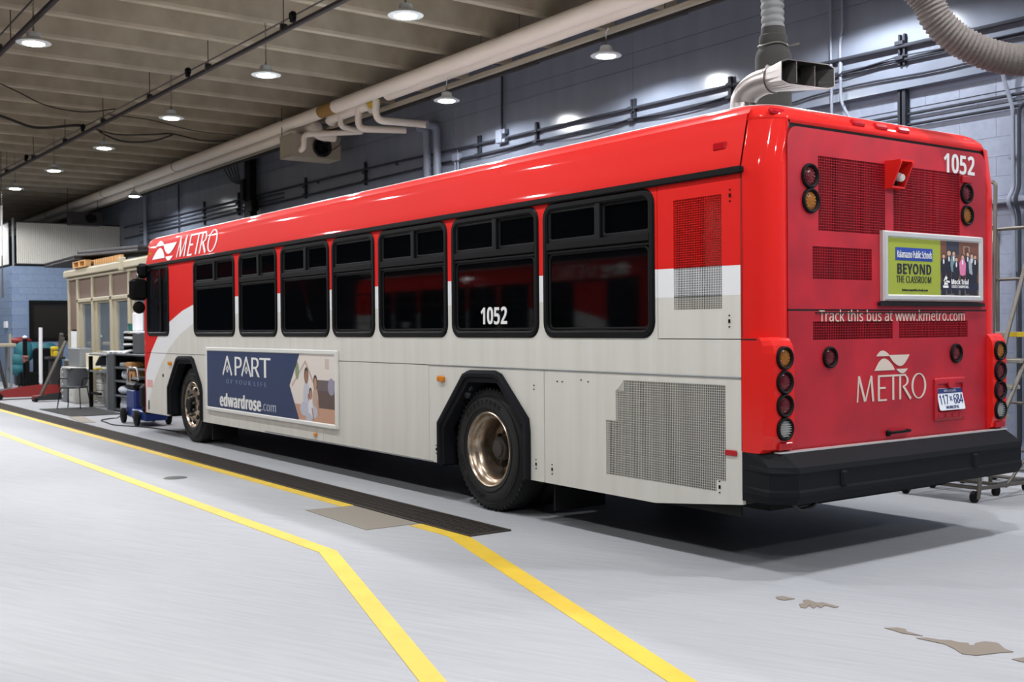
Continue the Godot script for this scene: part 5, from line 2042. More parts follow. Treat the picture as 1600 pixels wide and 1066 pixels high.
# ------------------------------------------------------------------ exhaust hose and big duct
func build_hoses() -> void:
	var h := thing("exhaust_hose", "grey ribbed exhaust hose ending in a dark rubber boot above the bus roof", "hose", Vector3(-0.82, 3.03, -1.06))
	var st := S()
	var pts := []
	var rs := []
	for k in 214:
		var y := 0.52 + k * 0.01
		pts.append(Vector3(-0.02 * (y - 0.5), y, 0.0))
		rs.append([0.079, 0.081, 0.081, 0.079, 0.066][k % 5])
	tube(st, pts, rs, 22)
	obj("tube", st, M("hose_grey"), h)
	st = S()
	lathe(st, [Vector2(0.0, 0.0), Vector2(0.126, 0.0), Vector2(0.126, 0.36), Vector2(0.124, 0.385), Vector2(0.113, 0.415), Vector2(0.099, 0.435), Vector2(0.095, 0.45), Vector2(0.099, 0.46), Vector2(0.098, 0.52), Vector2(0.086, 0.53), Vector2(0.083, 0.58)], 28)
	obj("boot", st, M("boot"), h)
	st = S()
	var loopp := []
	for k in 25:
		var a := TAU * k / 24
		loopp.append(Vector3(0.102 * cos(a), 0.45 + 0.006 * sin(a * 3), 0.108 * sin(a)))
	tube(st, loopp, 0.006, 6, false)
	tube(st, [Vector3(0.08, 0.445, -0.06), Vector3(0.15, 0.455, -0.1)], 0.007, 6)
	obj("wire_clamp", st, M("steel_dull"), h)
	# big flexible duct sagging at the upper right
	var ctl := [Vector3(-0.3, 5.68, -0.55), Vector3(-0.25, 5.2, -0.72), Vector3(-0.1, 4.3, -1.18), Vector3(0.0, 3.9, -1.38), Vector3(0.04, 3.784, -1.414), Vector3(0.106, 3.655, -1.505), Vector3(0.146, 3.527, -1.559), Vector3(0.214, 3.407, -1.651), Vector3(0.313, 3.312, -1.788), Vector3(0.412, 3.26, -1.926), Vector3(0.486, 3.25, -2.029), Vector3(0.683, 3.285, -2.307), Vector3(0.9, 3.45, -2.6), Vector3(1.05, 3.8, -2.8), Vector3(1.15, 4.6, -2.9), Vector3(1.2, 5.68, -2.95)]
	var cv := Curve3D.new()
	for i in ctl.size():
		var tan: Vector3 = (ctl[mini(i + 1, ctl.size() - 1)] - ctl[maxi(i - 1, 0)]) / 6.0
		cv.add_point(ctl[i], -tan, tan)
	var L := cv.get_baked_length()
	pts = []
	rs = []
	var n := int(L / 0.0075)
	for k in n:
		pts.append(cv.sample_baked(k * L / (n - 1), true))
		rs.append(0.099 + [0.006, 0.003, -0.005, -0.003][k % 4])
	st = S()
	tube(st, pts, rs, 26)
	var d := single("flexible_duct", st, M("duct_grey"), "thick grey ribbed flexible duct sagging in at the upper right", "duct")
	d.position += Vector3.ZERO


# ------------------------------------------------------------------ rolling ladder
func build_ladder() -> void:
	var l := thing("rolling_ladder", "worn steel rolling stair ladder behind the bus's right rear corner", "ladder", Vector3(-0.75, 0, -3.9))
	var xs := [-0.66, 0.0]
	var st := S()
	for x in xs:
		tube(st, [Vector3(x, 0.03, 0.42), Vector3(x, 0.3, 0.36), Vector3(x, 1.4, -0.5)], 0.019, 10)
		tube(st, [Vector3(x, 0.12, 0.4), Vector3(x, 0.1, -1.0)], 0.017, 10)
		tube(st, [Vector3(x, 0.05, -1.0), Vector3(x, 1.4, -1.0)], 0.019, 10)
		tube(st, [Vector3(x, 0.1, 0.0), Vector3(x, 0.75, -0.95)], 0.014, 8)
		tube(st, [Vector3(x, 1.39, -0.46), Vector3(x, 1.39, -1.0)], 0.019, 8)
	for z in [0.38, -1.0]:
		tube(st, [Vector3(xs[0], 0.12, z), Vector3(0, 0.12, z)], 0.017, 8)
	for q in [[0.3, -1.0], [0.75, -1.0]]:
		tube(st, [Vector3(xs[0], q[0], q[1]), Vector3(0, q[0], q[1])], 0.014, 8)
	obj("frame", st, M("steel_dull"), l)
	st = S()
	for x in xs:
		tube(st, arc([Vector3(x, 0.72, 0.06), Vector3(x, 1.3, 0.02), Vector3(x, 2.36, -0.5), Vector3(x, 2.42, -1.0), Vector3(x, 1.4, -1.0)], 0.12), 0.019, 10)
		tube(st, [Vector3(x, 1.4, -0.5), Vector3(x, 2.36, -0.5)], 0.017, 10)
		tube(st, [Vector3(x, 1.92, -0.5), Vector3(x, 1.92, -1.0)], 0.015, 8)
	tube(st, [Vector3(xs[0], 2.4, -1.0), Vector3(0, 2.4, -1.0)], 0.017, 8)
	tube(st, [Vector3(xs[0], 1.92, -1.0), Vector3(0, 1.92, -1.0)], 0.015, 8)
	obj("handrail", st, M("steel_dull"), l)
	var steps := [[0.24, 0.33], [0.47, 0.16], [0.7, 0.0], [0.945, -0.17], [1.17, -0.33]]
	for s in steps:
		st = S()
		box(st, Vector3(-0.33, s[0], s[1]), Vector3(0.65, 0.035, 0.16), Transform3D.IDENTITY, 0.006)
		for k in 6:
			box(st, Vector3(-0.33, s[0] + 0.02, s[1] - 0.06 + k * 0.024), Vector3(0.64, 0.006, 0.008))
		obj("step", st, M("tread_grey"), l)
	st = S()
	box(st, Vector3(-0.33, 1.4, -0.74), Vector3(0.66, 0.045, 0.54), Transform3D.IDENTITY, 0.008)
	obj("platform", st, M("tread_grey"), l)
	st = S()
	box(st, Vector3(-0.16, 1.402, -0.466), Vector3(0.16, 0.04, 0.012))
	obj("warning_tape", st, M("stripe_yellow"), l, "yellow strip on the platform edge")
	for x in xs:
		for z in [0.42, -0.98]:
			st = S()
			lathe(st, [Vector2(0, -0.02), Vector2(0.045, -0.02), Vector2(0.05, -0.012), Vector2(0.05, 0.012), Vector2(0.045, 0.02), Vector2(0, 0.02)], 18, Transform3D(Basis(Vector3(0, 0, 1), PI / 2), Vector3(x - 0.03, 0.05, z)))
			obj("caster", st, M("black_rubber"), l)
	# tall stand with a bent top, close to the bus
	var off := Transform3D(Basis.IDENTITY, Vector3(-0.25, 0, -0.15))
	st = S()
	tube(st, arc([Vector3(0.02, 0.1, 0.0), Vector3(0.08, 2.74, 0.0), Vector3(-0.3, 2.78, 0.0), Vector3(-0.34, 0.1, 0.0)], 0.04), 0.017, 10)
	tube(st, [Vector3(0.06, 1.9, 0.0), Vector3(-0.32, 1.9, 0)], 0.014, 8)
	tube(st, [Vector3(0.07, 2.36, 0.0), Vector3(-0.32, 2.36, 0)], 0.014, 8)
	tube(st, [Vector3(0.12, 0.1, 0.08), Vector3(-0.5, 0.1, 0.08)], 0.017, 8)
	tube(st, [Vector3(0.12, 0.1, 0.08), Vector3(0.12, 0.1, -0.4), Vector3(-0.5, 0.1, -0.4), Vector3(-0.5, 0.1, 0.08)], 0.017, 8)
	obj("guard_frame", st, M("steel_dull"), l).transform = off
	st = S()
	box(st, Vector3(-0.02, 2.05, 0.02), Vector3(0.1, 0.08, 0.05), Transform3D.IDENTITY, 0.01)
	obj("catch", st, M("black_trim"), l).transform = off
	for q in [[-0.5, 0.08], [0.12, 0.08], [0.12, -0.4], [-0.5, -0.4]]:
		st = S()
		lathe(st, [Vector2(0, -0.016), Vector2(0.045, -0.016), Vector2(0.045, 0.016), Vector2(0, 0.016)], 16, Transform3D(Basis(Vector3(0, 0, 1), PI / 2), Vector3(q[0], 0.045, q[1])))
		box(st, Vector3(q[0], 0.085, q[1]), Vector3(0.05, 0.04, 0.05), Transform3D.IDENTITY, 0.008)
		obj("caster", st, M("black_rubber"), l).transform = off


# ------------------------------------------------------------------ block room and fence at the back
func build_back() -> void:
	var BX := -30.0
	var F := Transform3D(Basis(Vector3(0, 0, -1), Vector3(0, 1, 0), Vector3(1, 0, 0)), Vector3(BX, 0, 0))
	var zc := 1.73     # u of the near corner
	var room := Node3D.new()
	room.name = numbered("wall_back")
	add_child(room)
	struct(room)
	var st := S()
	sheet(st, [rect(zc + 0.015, 0.0, 4.75, 3.43)], [rect(2.27, 1.29, 4.3, 2.36)], 0.25, F, -0.012)
	box(st, Vector3(BX - 4.2, 1.715, -zc - 0.14), Vector3(7.8, 3.43, 0.25))
	box(st, Vector3(BX - 4.2, 3.38, -3.25), Vector3(8.0, 0.1, 2.9))
	obj("core", st, M("mortar_back"), room)
	var b := S()
	box(b, Vector3.ZERO, Vector3(0.02, 0.196, 0.396), Transform3D.IDENTITY, 0.003)
	var bm := mesh_of(b)
	b = S()
	box(b, Vector3.ZERO, Vector3(0.396, 0.196, 0.02), Transform3D.IDENTITY, 0.003)
	var bs := mesh_of(b)
	for r in 17:
		var y := 0.1 + r * 0.2
		for c in 9:
			var u := zc + 0.2 + c * 0.4 - (0.2 if r % 2 else 0.0)
			if u < zc + 0.1 or u > 4.6:
				continue
			if u > 2.1 and u < 4.45 and y > 1.22 and y < 2.42:
				continue
			var o := put("block", bm, M("block_back"), room)
			o.position = Vector3(BX - 0.016, y, -u)
		for c in 6:
			var o := put("block", bs, M("block_back"), room)
			o.position = Vector3(BX - 0.2 - c * 0.4 - (0.2 if r % 2 else 0.0), y, -zc - 0.011)
	st = S()
	ring(st, rect(2.2, 1.22, 4.37, 2.43), rect(2.3, 1.32, 4.27, 2.33), 0.12, F, 0.02)
	var win := obj("window_1", st, M("black_trim"))
	struct(win)
	st = S()
	prism(st, rect(2.28, 1.3, 4.29, 2.35), 0.01, F, -0.06)
	obj("pane", st, M("window_dark"), win)
	# wall switch on the side face
	st = S()
	box(st, Vector3(BX - 0.75, 1.72, -zc + 0.02), Vector3(0.36, 0.19, 0.06), Transform3D.IDENTITY, 0.01)
	single("wall_box", st, M("paper"), "small white box on the block room's side wall", "box")

	# chain-link fence with pale slats, on top of the block room
	var fence := thing("slatted_fence", "chain-link fence filled with cream slats above the block room", "fence", Vector3(BX - 0.05, 3.43, -1.8))
	st = S()
	for k in 62:
		box(st, Vector3(0, 0.68, -0.12 - k * 0.053), Vector3(0.012, 1.2, 0.046), Transform3D.IDENTITY, 0.003)
	stuff(obj("slats", st, M("slat_white"), fence))
	st = S()
	for k in 110:
		var z0 := -0.1 - k * 0.06 + 1.2
		for s in [-1, 1]:
			var a := Vector2(z0 - 1.2 if s > 0 else z0, 0.08)
			var e := Vector2(z0 if s > 0 else z0 - 1.2, 1.28)
			var lo := -3.42
			var hi := -0.1
			var t0 := 0.0
			var t1 := 1.0
			var dx := e.x - a.x
			var ta := (lo - a.x) / dx
			var tb := (hi - a.x) / dx
			t0 = maxf(t0, minf(ta, tb))
			t1 = minf(t1, maxf(ta, tb))
			if t1 - t0 < 0.02:
				continue
			var p := a.lerp(e, t0)
			var q := a.lerp(e, t1)
			bar(st, Vector3(0.012, p.y, p.x), Vector3(0.012, q.y, q.x), 0.004, 0.004)
	stuff(obj("wire_mesh", st, M("galvanised"), fence))
	for z in [0.0, -3.55]:
		st = S()
		tube(st, [Vector3(0.02, -0.02, z), Vector3(0.02, 1.36, z)], 0.035, 12)
		lathe(st, [Vector2(0.042, 1.34), Vector2(0.042, 1.38), Vector2(0, 1.41)], 12, Transform3D(Basis.IDENTITY, Vector3(0.02, 0, z)))
		obj("post", st, M("galvanised"), fence)
	st = S()
	tube(st, [Vector3(0.0, 1.3, 0), Vector3(0.0, 1.3, -3.55)], 0.022, 8)
	tube(st, [Vector3(0.0, 0.06, 0), Vector3(0.0, 0.06, -3.55)], 0.022, 8)
	obj("rail", st, M("steel_dark"), fence)
	fence = thing("slatted_fence", "bright white slatted fence over the block room's side wall, at the left edge", "fence", Vector3(BX - 0.3, 3.43, -1.74))
	st = S()
	for k in 90:
		box(st, Vector3(-0.1 - k * 0.053, 0.68, 0), Vector3(0.046, 1.24, 0.012), Transform3D.IDENTITY, 0.003)
	stuff(obj("slats", st, M("slat_bright"), fence))
	st = S()
	tube(st, [Vector3(0, 1.3, 0), Vector3(-5, 1.3, 0)], 0.022, 8)
	tube(st, [Vector3(0, 0.05, 0), Vector3(-5, 0.05, 0)], 0.022, 8)
	obj("rail", st, M("steel_dark"), fence)

	# hanging pull rod
	var rod := thing("hanging_rod", "thin rod hanging from the ceiling at the left edge, white above and grey below", "rod", Vector3(-24, 2.33, -0.36))
	st = S()
	tube(st, [Vector3(0, 0.0, 0), Vector3(0, 0.03, 0), Vector3(0, 1.0, 0)], [0.024, 0.024, 0.013], 10)
	obj("lower_rod", st, M("steel_dull"), rod)
	st = S()
	tube(st, [Vector3(0, 1.0, 0), Vector3(0, 2.2, 0)], 0.022, 10)
	obj("sleeve", st, M("slat_bright"), rod)
	st = S()
	tube(st, [Vector3(0, 2.2, 0), Vector3(0.02, 3.9, 0)], 0.008, 6)
	obj("cord", st, M("cable"), rod)


# ------------------------------------------------------------------ glazed booth, desks and shelves
func build_booth() -> void:
	var x0 := -22.6
	var x1 := -14.6
	var z := -1.55
	var b := thing("office_booth", "cream framed glazed office booth with brown upper panels behind the bus front", "booth", Vector3(x0, 0, z))
	var st := S()
	var posts := [0.04, 0.85, 2.1, 3.53, 4.8, 6.1, 7.5]
	for x in posts:
		box(st, Vector3(x, 1.4, 0), Vector3(0.13 if x > 0.1 else 0.08, 2.8, 0.1), Transform3D.IDENTITY, 0.012)
	box(st, Vector3(3.75, 2.83, 0.03), Vector3(7.6, 0.14, 0.2), Transform3D.IDENTITY, 0.015)
	box(st, Vector3(3.75, 2.72, 0.0), Vector3(7.5, 0.06, 0.13), Transform3D.IDENTITY, 0.01)
	box(st, Vector3(4.1, 2.2, 0.0), Vector3(6.7, 0.08, 0.1), Transform3D.IDENTITY, 0.01)
	box(st, Vector3(3.75, 1.0, 0.0), Vector3(7.5, 0.08, 0.11), Transform3D.IDENTITY, 0.01)
	box(st, Vector3(0.0, 1.4, -1.0), Vector3(0.08, 2.8, 2.0))
	box(st, Vector3(4.66, 2.85, 0.12), Vector3(0.12, 0.26, 0.12), Transform3D.IDENTITY, 0.01)
	box(st, Vector3(3.75, 2.9, -1.0), Vector3(7.6, 0.05, 2.2))
	obj("frame", st, M("cream"), b)
	for i in posts.size() - 1:
		st = S()
		var a: float = posts[i] + 0.05
		var e: float = posts[i + 1] - 0.05
		var low := 2.22 if i else 1.55
		box(st, Vector3((a + e) / 2, (low + 2.7) / 2, -0.01), Vector3(e - a, 2.7 - low, 0.03))
		obj("upper_panel", st, M("brown_panel"), b)
		st = S()
		box(st, Vector3((a + e) / 2, 0.5, -0.01), Vector3(e - a, 0.96, 0.03))
		obj("lower_panel", st, M("cream"), b)
		if i == 0:
			st = S()
			box(st, Vector3((a + e) / 2, 1.3, 0.0), Vector3(e - a - 0.06, 0.42, 0.02))
			obj("notice", st, M("paper"), b, "white notices in the narrow end bay")
			st = S()
			box(st, Vector3((a + e) / 2, 1.05, 0.0), Vector3(e - a - 0.1, 0.1, 0.022))
			obj("notice", st, M("cardboard"), b, "tan notice")
			continue
		st = S()
		ring(st, rect(a, 1.03, e, 2.17), rect(a + 0.2, 1.08, e - 0.05, 2.12), 0.05, Transform3D.IDENTITY, 0.0)
		var fr := obj("window_frame", st, M("cream"), b)
		st = S()
		prism(st, rect(a + 0.1, 1.05, e - 0.02, 2.15), 0.006, Transform3D.IDENTITY, -0.03)
		obj("pane", st, M("clear"), fr)
	st = S()
	box(st, Vector3(3.75, 1.4, -2.0), Vector3(7.5, 2.8, 0.05))
	obj("back_wall", st, M("wall_plain"), b)
	st = S()
	for q in [[1.4, 1.2, 0.5, 0.36], [2.9, 1.3, 0.6, 0.5], [4.1, 1.35, 0.4, 0.6], [5.2, 1.2, 0.5, 0.3]]:
		box(st, Vector3(q[0], q[1], -0.8), Vector3(q[2], q[3], 0.08), Transform3D.IDENTITY, 0.02)
	box(st, Vector3(3.7, 1.0, -0.85), Vector3(6.5, 0.05, 0.7))
	box(st, Vector3(2.6, 1.75, -1.96), Vector3(0.9, 1.0, 0.04))
	obj("office_furniture", st, M("plastic_dark"), b)
	# things on the booth roof
	var p := thing("pallet", "wooden pallet lying on the booth roof under dark sheets", "pallet", Vector3(-21.6, 2.93, -1.95))
	var slat_n := 0
	for k in 6:
		st = S()
		box(st, Vector3(0.5, 0.135, -0.5 + k * 0.2), Vector3(1.1, 0.02, 0.12), Transform3D.IDENTITY, 0.003)
		obj("board", st, M("wood"), p)
		st = S()
		box(st, Vector3(0.5, 0.01, -0.5 + k * 0.2), Vector3(1.1, 0.02, 0.12), Transform3D.IDENTITY, 0.003)
		obj("board", st, M("wood"), p)
	for x in [0.0, 0.5, 1.0]:
		for zz in [-0.5, 0.0, 0.5]:
			st = S()
			box(st, Vector3(x, 0.072, zz), Vector3(0.1, 0.1, 0.12), Transform3D.IDENTITY, 0.004)
			obj("block", st, M("wood"), p)
	var row := thing("timber_row", "row of short wooden battens on the booth roof beside the pallet", "timber", Vector3(-20.1, 2.93, -1.5))
	st = S()
	box(st, Vector3(0, 0.06, 0), Vector3(0.06, 0.12, 0.08), Transform3D.IDENTITY, 0.004)
	var bat := mesh_of(st)
	for k in 12:
		put("batten", bat, M("wood"), row).position = Vector3(k * 0.17, 0, 0)
	for q in [["dark flat panel tilted on the booth roof, left one", Vector3(-23.0, 3.16, -2.0), Vector3(2.9, 0.1, 1.2), 0.012], ["long dark flat panel on the booth roof running behind the bus", Vector3(-19.6, 3.2, -2.1), Vector3(4.6, 0.14, 1.1), -0.035]]:
		st = S()
		box(st, Vector3.ZERO, Vector3(q[2].x, q[2].y * 0.35, q[2].z), Transform3D(Basis(Vector3(0, 0, 1), q[3]), q[1] + Vector3(0, 0.035, 0)), 0.006)
		box(st, Vector3.ZERO, Vector3(q[2].x * 0.985, q[2].y * 0.35, q[2].z * 0.98), Transform3D(Basis(Vector3(0, 0, 1), q[3]), q[1]), 0.006)
		box(st, Vector3.ZERO, Vector3(q[2].x * 0.99, q[2].y * 0.3, q[2].z), Transform3D(Basis(Vector3(0, 0, 1), q[3]), q[1] - Vector3(0, 0.035, 0)), 0.006)
		single("roof_panel", st, M("dark_metal"), q[0], "panel", "dark panels on the booth roof")

	# steel shelf unit
	var sh := thing("shelf_unit", "open dark grey steel shelf unit with paper and bags beside the bus front", "shelf", Vector3(-16.95, 0, -1.12))
	st = S()
	box(st, Vector3(0.16, 0.54, 0.23), Vector3(0.36, 1.08, 0.05), Transform3D.IDENTITY, 0.01)
	box(st, Vector3(0.0, 0.54, 0.0), Vector3(0.05, 1.08, 0.46), Transform3D.IDENTITY, 0.008)
	box(st, Vector3(2.2, 0.54, 0.0), Vector3(0.05, 1.08, 0.46), Transform3D.IDENTITY, 0.008)
	box(st, Vector3(1.1, 0.54, -0.22), Vector3(2.2, 1.08, 0.02))
	obj("casing", st, M("grey_steel"), sh)
	for y in [0.04, 0.3, 0.57, 0.82, 1.07]:
		st = S()
		box(st, Vector3(1.1, y, 0.0), Vector3(2.2, 0.035, 0.48), Transform3D.IDENTITY, 0.006)
		obj("shelf", st, M("grey_steel"), sh)
	var on := Vector3(-16.95, 0, -1.12)
	for k in 5:
		st = S()
		lathe(st, [Vector2(0, 0.0), Vector2(0.07, 0.0), Vector2(0.08, 0.06), Vector2(0.06, 0.13), Vector2(0.055, 0.17), Vector2(0.075, 0.22), Vector2(0.0, 0.235)], 14)
		var o := single("white_bag", st, M("bag_white"), ["upright white bag on the shelf unit's bottom shelf, leftmost", "upright white bag on the bottom shelf, second from the left", "upright white bag on the bottom shelf, third from the left", "upright white bag on the bottom shelf, fourth from the left", "upright white bag on the bottom shelf, nearest the blue cart"][k], "bag", "white bags on the bottom shelf")
		o.position = on + Vector3(0.48 + k * 0.19, 0.06, 0.1)
	for q in [["soft white pillow-like bag on the shelf above the upright bags", Vector3(0.62, 0.318, 0.08), Vector3(0.26, 0.09, 0.16)], ["white round bundle with a dark mark on the middle shelf", Vector3(0.62, 0.588, 0.08), Vector3(0.2, 0.1, 0.1)], ["pale crumpled bag on the shelf behind the blue cart", Vector3(1.12, 0.318, 0.05), Vector3(0.2, 0.11, 0.15)]]:
		st = S()
		var prof := []
		for k in 11:
			var a := -PI / 2 + PI * k / 10
			prof.append(Vector2(maxf(0.0, cos(a)), sin(a)))
		lathe(st, prof, 18, Transform3D(Basis.from_scale(q[2]), Vector3(0, q[2].y, 0)))
		if q[1].y > 0.5:
			box(st, Vector3(0.04, 0.12, 0.1), Vector3(0.05, 0.09, 0.015))
		var o := single("white_bag", st, M("bag_white"), q[0], "bag")
		o.position = on + q[1]
	carton("brown cardboard box on the middle shelf above the blue cart", on + Vector3(1.25, 0.588, 0.06), Vector3(0.5, 0.2, 0.3))
	for q in [["small grey tray on the top shelf", Vector3(0.75, 0.838, 0.12), Vector3(0.3, 0.08, 0.2), "grey_mid"], ["tan folded cloth on the top shelf", Vector3(1.15, 0.838, 0.1), Vector3(0.35, 0.1, 0.25), "cardboard"]]:
		st = S()
		box(st, Vector3(0, q[2].y / 2, 0), q[2], Transform3D.IDENTITY, 0.02)
		var o := single("tray", st, M(q[3]), q[0], "tray")
		o.position = on + q[1]
	# paper and trays on top
	for k in 4:
		st = S()
		for j in 3:
			box(st, Vector3(0, 0.006 + j * 0.011, 0), Vector3(0.34, 0.01, 0.3), Transform3D(Basis(UP, 0.2 * j - 0.15 + k), Vector3.ZERO), 0.002)
		var o := single("paper_stack", st, M("paper"), ["loose sheets of white paper at the left end of the shelf top", "second heap of paper from the left on the shelf top", "third heap of paper from the left on the shelf top", "heap of paper before the black letter tray"][k], "paper", "paper on the shelf top")
		o.position = on + Vector3(-0.3 + k * 0.34, 1.088, 0.05)
	var tr := thing("letter_tray", "black stacked letter tray full of papers on the shelf top", "tray", on + Vector3(0.85, 1.088, -0.05))
	for k in 3:
		st = S()
		box(st, Vector3(0, 0.02 + k * 0.12, 0), Vector3(0.62, 0.02, 0.34), Transform3D.IDENTITY, 0.004)
		box(st, Vector3(-0.3, 0.07 + k * 0.12, 0), Vector3(0.02, 0.11, 0.34))
		box(st, Vector3(0.3, 0.07 + k * 0.12, 0), Vector3(0.02, 0.11, 0.34))
		obj("tier", st, M("black_trim"), tr)
		st = S()
		box(st, Vector3(-0.03 + 0.04 * k, 0.05 + k * 0.12, 0.05), Vector3(0.5, 0.035, 0.3), Transform3D(Basis(Vector3(0, 0, 1), 0.05 - 0.04 * k), Vector3.ZERO), 0.006)
		obj("papers", st, M("paper"), tr)
	st = S()
	box(st, Vector3(0, 0.19, 0), Vector3(0.44, 0.38, 0.3), Transform3D.IDENTITY, 0.012)
	var cab := single("file_box", st, M("grey_steel"), "dark grey file box on the shelf top next to the bus front", "box")
	cab.position = on + Vector3(1.42, 1.088, 0.0)
	st = S()
	box(st, Vector3(0, 0.006, 0), Vector3(0.7, 0.012, 0.3), Transform3D.IDENTITY, 0.003)
	box(st, Vector3(0.05, 0.02, 0.02), Vector3(0.5, 0.016, 0.28), Transform3D(Basis(UP, 0.12), Vector3.ZERO), 0.003)
	var ps := single("paper_stack", st, M("paper"), "flat white papers on top of the letter tray and file box", "paper")
	ps.position = on + Vector3(1.0, 1.47, 0.02)
	st = S()
	box(st, Vector3(0, 0.17, 0), Vector3(0.24, 0.34, 0.14), Transform3D.IDENTITY, 0.02)
	box(st, Vector3(0.05, 0.17, 0.072), Vector3(0.015, 0.22, 0.01))
	var di := single("dispenser", st, M("paper"), "tall white box standing on the papers beside the bus mirror", "box")
	di.position = on + Vector3(1.02, 1.5, 0.0)
	st = S()
	lathe(st, [Vector2(0, 0), Vector2(0.05, 0), Vector2(0.06, 0.14), Vector2(0.052, 0.14), Vector2(0.045, 0.02), Vector2(0, 0.02)], 20)
	var cup := single("cup", st, M("green_cup"), "dark green cup beside the tall white box", "cup")
	cup.position = on + Vector3(0.78, 1.5, 0.05)

	# standing counter left of the shelf unit
	var d := thing("counter_desk", "grey counter with dark end post and white drawers left of the shelf unit", "desk", Vector3(-18.25, 0, -1.12))
	st = S()
	box(st, Vector3(0.62, 1.05, 0.0), Vector3(1.25, 0.04, 0.55), Transform3D.IDENTITY, 0.008)
	box(st, Vector3(0.62, 0.93, 0.22), Vector3(1.2, 0.22, 0.02), Transform3D(Basis(Vector3(1, 0, 0), -0.2), Vector3.ZERO), 0.004)
	box(st, Vector3(1.16, 0.52, 0.0), Vector3(0.05, 1.04, 0.5), Transform3D.IDENTITY, 0.006)
	box(st, Vector3(0.6, 0.72, 0.05), Vector3(1.1, 0.03, 0.45))
	box(st, Vector3(0.8, 0.35, -0.05), Vector3(0.6, 0.7, 0.35), Transform3D.IDENTITY, 0.01)
	obj("body", st, M("grey_mid"), d)
	st = S()
	box(st, Vector3(0.0, 0.5, 0.24), Vector3(0.07, 1.02, 0.07), Transform3D.IDENTITY, 0.006)
	box(st, Vector3(0.35, 0.28, 0.24), Vector3(0.7, 0.05, 0.04))
	obj("post", st, M("black_trim"), d)
	for k in 5:
		st = S()
		box(st, Vector3(0.28, 0.12 + k * 0.14, 0.14), Vector3(0.32, 0.13, 0.06), Transform3D.IDENTITY, 0.01)
		box(st, Vector3(0.28, 0.15 + k * 0.14, 0.175), Vector3(0.1, 0.015, 0.012))
		obj("drawer", st, M("drawer_white"), d)
	st = S()
	box(st, Vector3(0.0, 0.02, 0), Vector3(0.34, 0.04, 0.26), Transform3D(Basis(Vector3(0, 0, 1), 0.5), Vector3.ZERO), 0.008)
	var bk := single("binder", st, M("ink"), "dark open binder leaning on the grey counter's lower shelf", "binder")
	bk.position = Vector3(-17.55, 0.83, -0.95)
	st = S()
	box(st, Vector3(0, 0.02, 0), Vector3(0.2, 0.04, 0.14), Transform3D.IDENTITY, 0.01)
	var yb := single("tape_roll", st, M("stripe_yellow"), "small yellow item on the counter's lower shelf by the post", "tool")
	yb.position = Vector3(-18.0, 0.735, -0.95)

	# low white desk with drawers
	d = thing("desk", "low white desk with a drawer pedestal behind the black chair", "desk", Vector3(-20.4, 0, -1.1))
	st = S()
	box(st, Vector3(0.95, 0.735, 0), Vector3(1.9, 0.035, 0.55), Transform3D.IDENTITY, 0.006)
	obj("top", st, M("drawer_white"), d)
	st = S()
	box(st, Vector3(0.12, 0.36, 0.12), Vector3(0.34, 0.72, 0.3), Transform3D.IDENTITY, 0.02)
	obj("end_panel", st, M("grey_mid"), d)
	st = S()
	for k in 5:
		box(st, Vector3(0.1, 0.12 + k * 0.13, 0.275), Vector3(0.04, 0.05, 0.012), Transform3D.IDENTITY, 0.006)
	obj("holes", st, M("slat_bright"), d)
	st = S()
	box(st, Vector3(0.75, 0.3, 0.05), Vector3(0.42, 0.6, 0.4), Transform3D.IDENTITY, 0.012)
	var ped := obj("pedestal", st, M("drawer_white"), d)
	for k in 2:
		st = S()
		box(st, Vector3(0.75, 0.16 + k * 0.28, 0.255), Vector3(0.38, 0.25, 0.015), Transform3D.IDENTITY, 0.005)
		box(st, Vector3(0.75, 0.2 + k * 0.28, 0.268), Vector3(0.12, 0.02, 0.015))
		obj("drawer", st, M("drawer_white"), ped)
	st = S()
	box(st, Vector3(0, 0.2, 0), Vector3(0.95, 0.4, 0.25), Transform3D.IDENTITY, 0.015)
	box(st, Vector3(0.2, 0.405, 0.05), Vector3(0.08, 0.02, 0.1))
	var pr := single("machine_box", st, M("grey_mid"), "square grey metal box on the low desk under the notices", "box")
	pr.position = Vector3(-19.95, 0.753, -1.1)
	st = S()
	for k in 4:
		box(st, Vector3(k * 0.05, 0.15, 0), Vector3(0.04, 0.3, 0.24), Transform3D.IDENTITY, 0.004)
	var bo := single("folder_row", st, M("cream_sign"), "upright cream folders on the low desk beside the grey box", "folders")
	bo.position = Vector3(-19.1, 0.753, -1.15)

	# chair
	var c := thing("office_chair", "black plastic shell chair on thin legs in front of the low desk", "chair", Vector3(-17.95, 0, -0.48), 0.9)
	c.scale = Vector3.ONE * 0.93
	st = S()
	var rings := []
	for k in 9:
		var t := k / 8.0
		var r := []
		for j in 9:
			var s := (j - 4) / 4.0
			r.append(Vector3(s * 0.22 * (1.0 - 0.25 * pow(absf(t - 0.5) * 2, 3)), 0.46 + t * 0.38, -0.2 - 0.08 * t + 0.06 * s * s))
		rings.append(r)
	loft(st, rings, false)
	var back_r := []
	for r in rings:
		var q := []
		for v in r:
			q.append(v + Vector3(0, 0, -0.012))
		q.reverse()
		back_r.append(q)
	loft(st, back_r, false)
	obj("backrest", st, M("plastic_dark"), c)
	st = S()
	box(st, Vector3(0, 0.45, 0), Vector3(0.44, 0.04, 0.42), Transform3D.IDENTITY, 0.018)
	obj("seat", st, M("plastic_dark"), c)
	st = S()
	for s in [-1, 1]:
		st = S()
		tube(st, arc([Vector3(s * 0.24, 0.62, -0.2), Vector3(s * 0.26, 0.64, 0.15), Vector3(s * 0.24, 0.45, 0.16)], 0.06), 0.011, 8)
		obj("armrest", st, M("black_trim"), c)
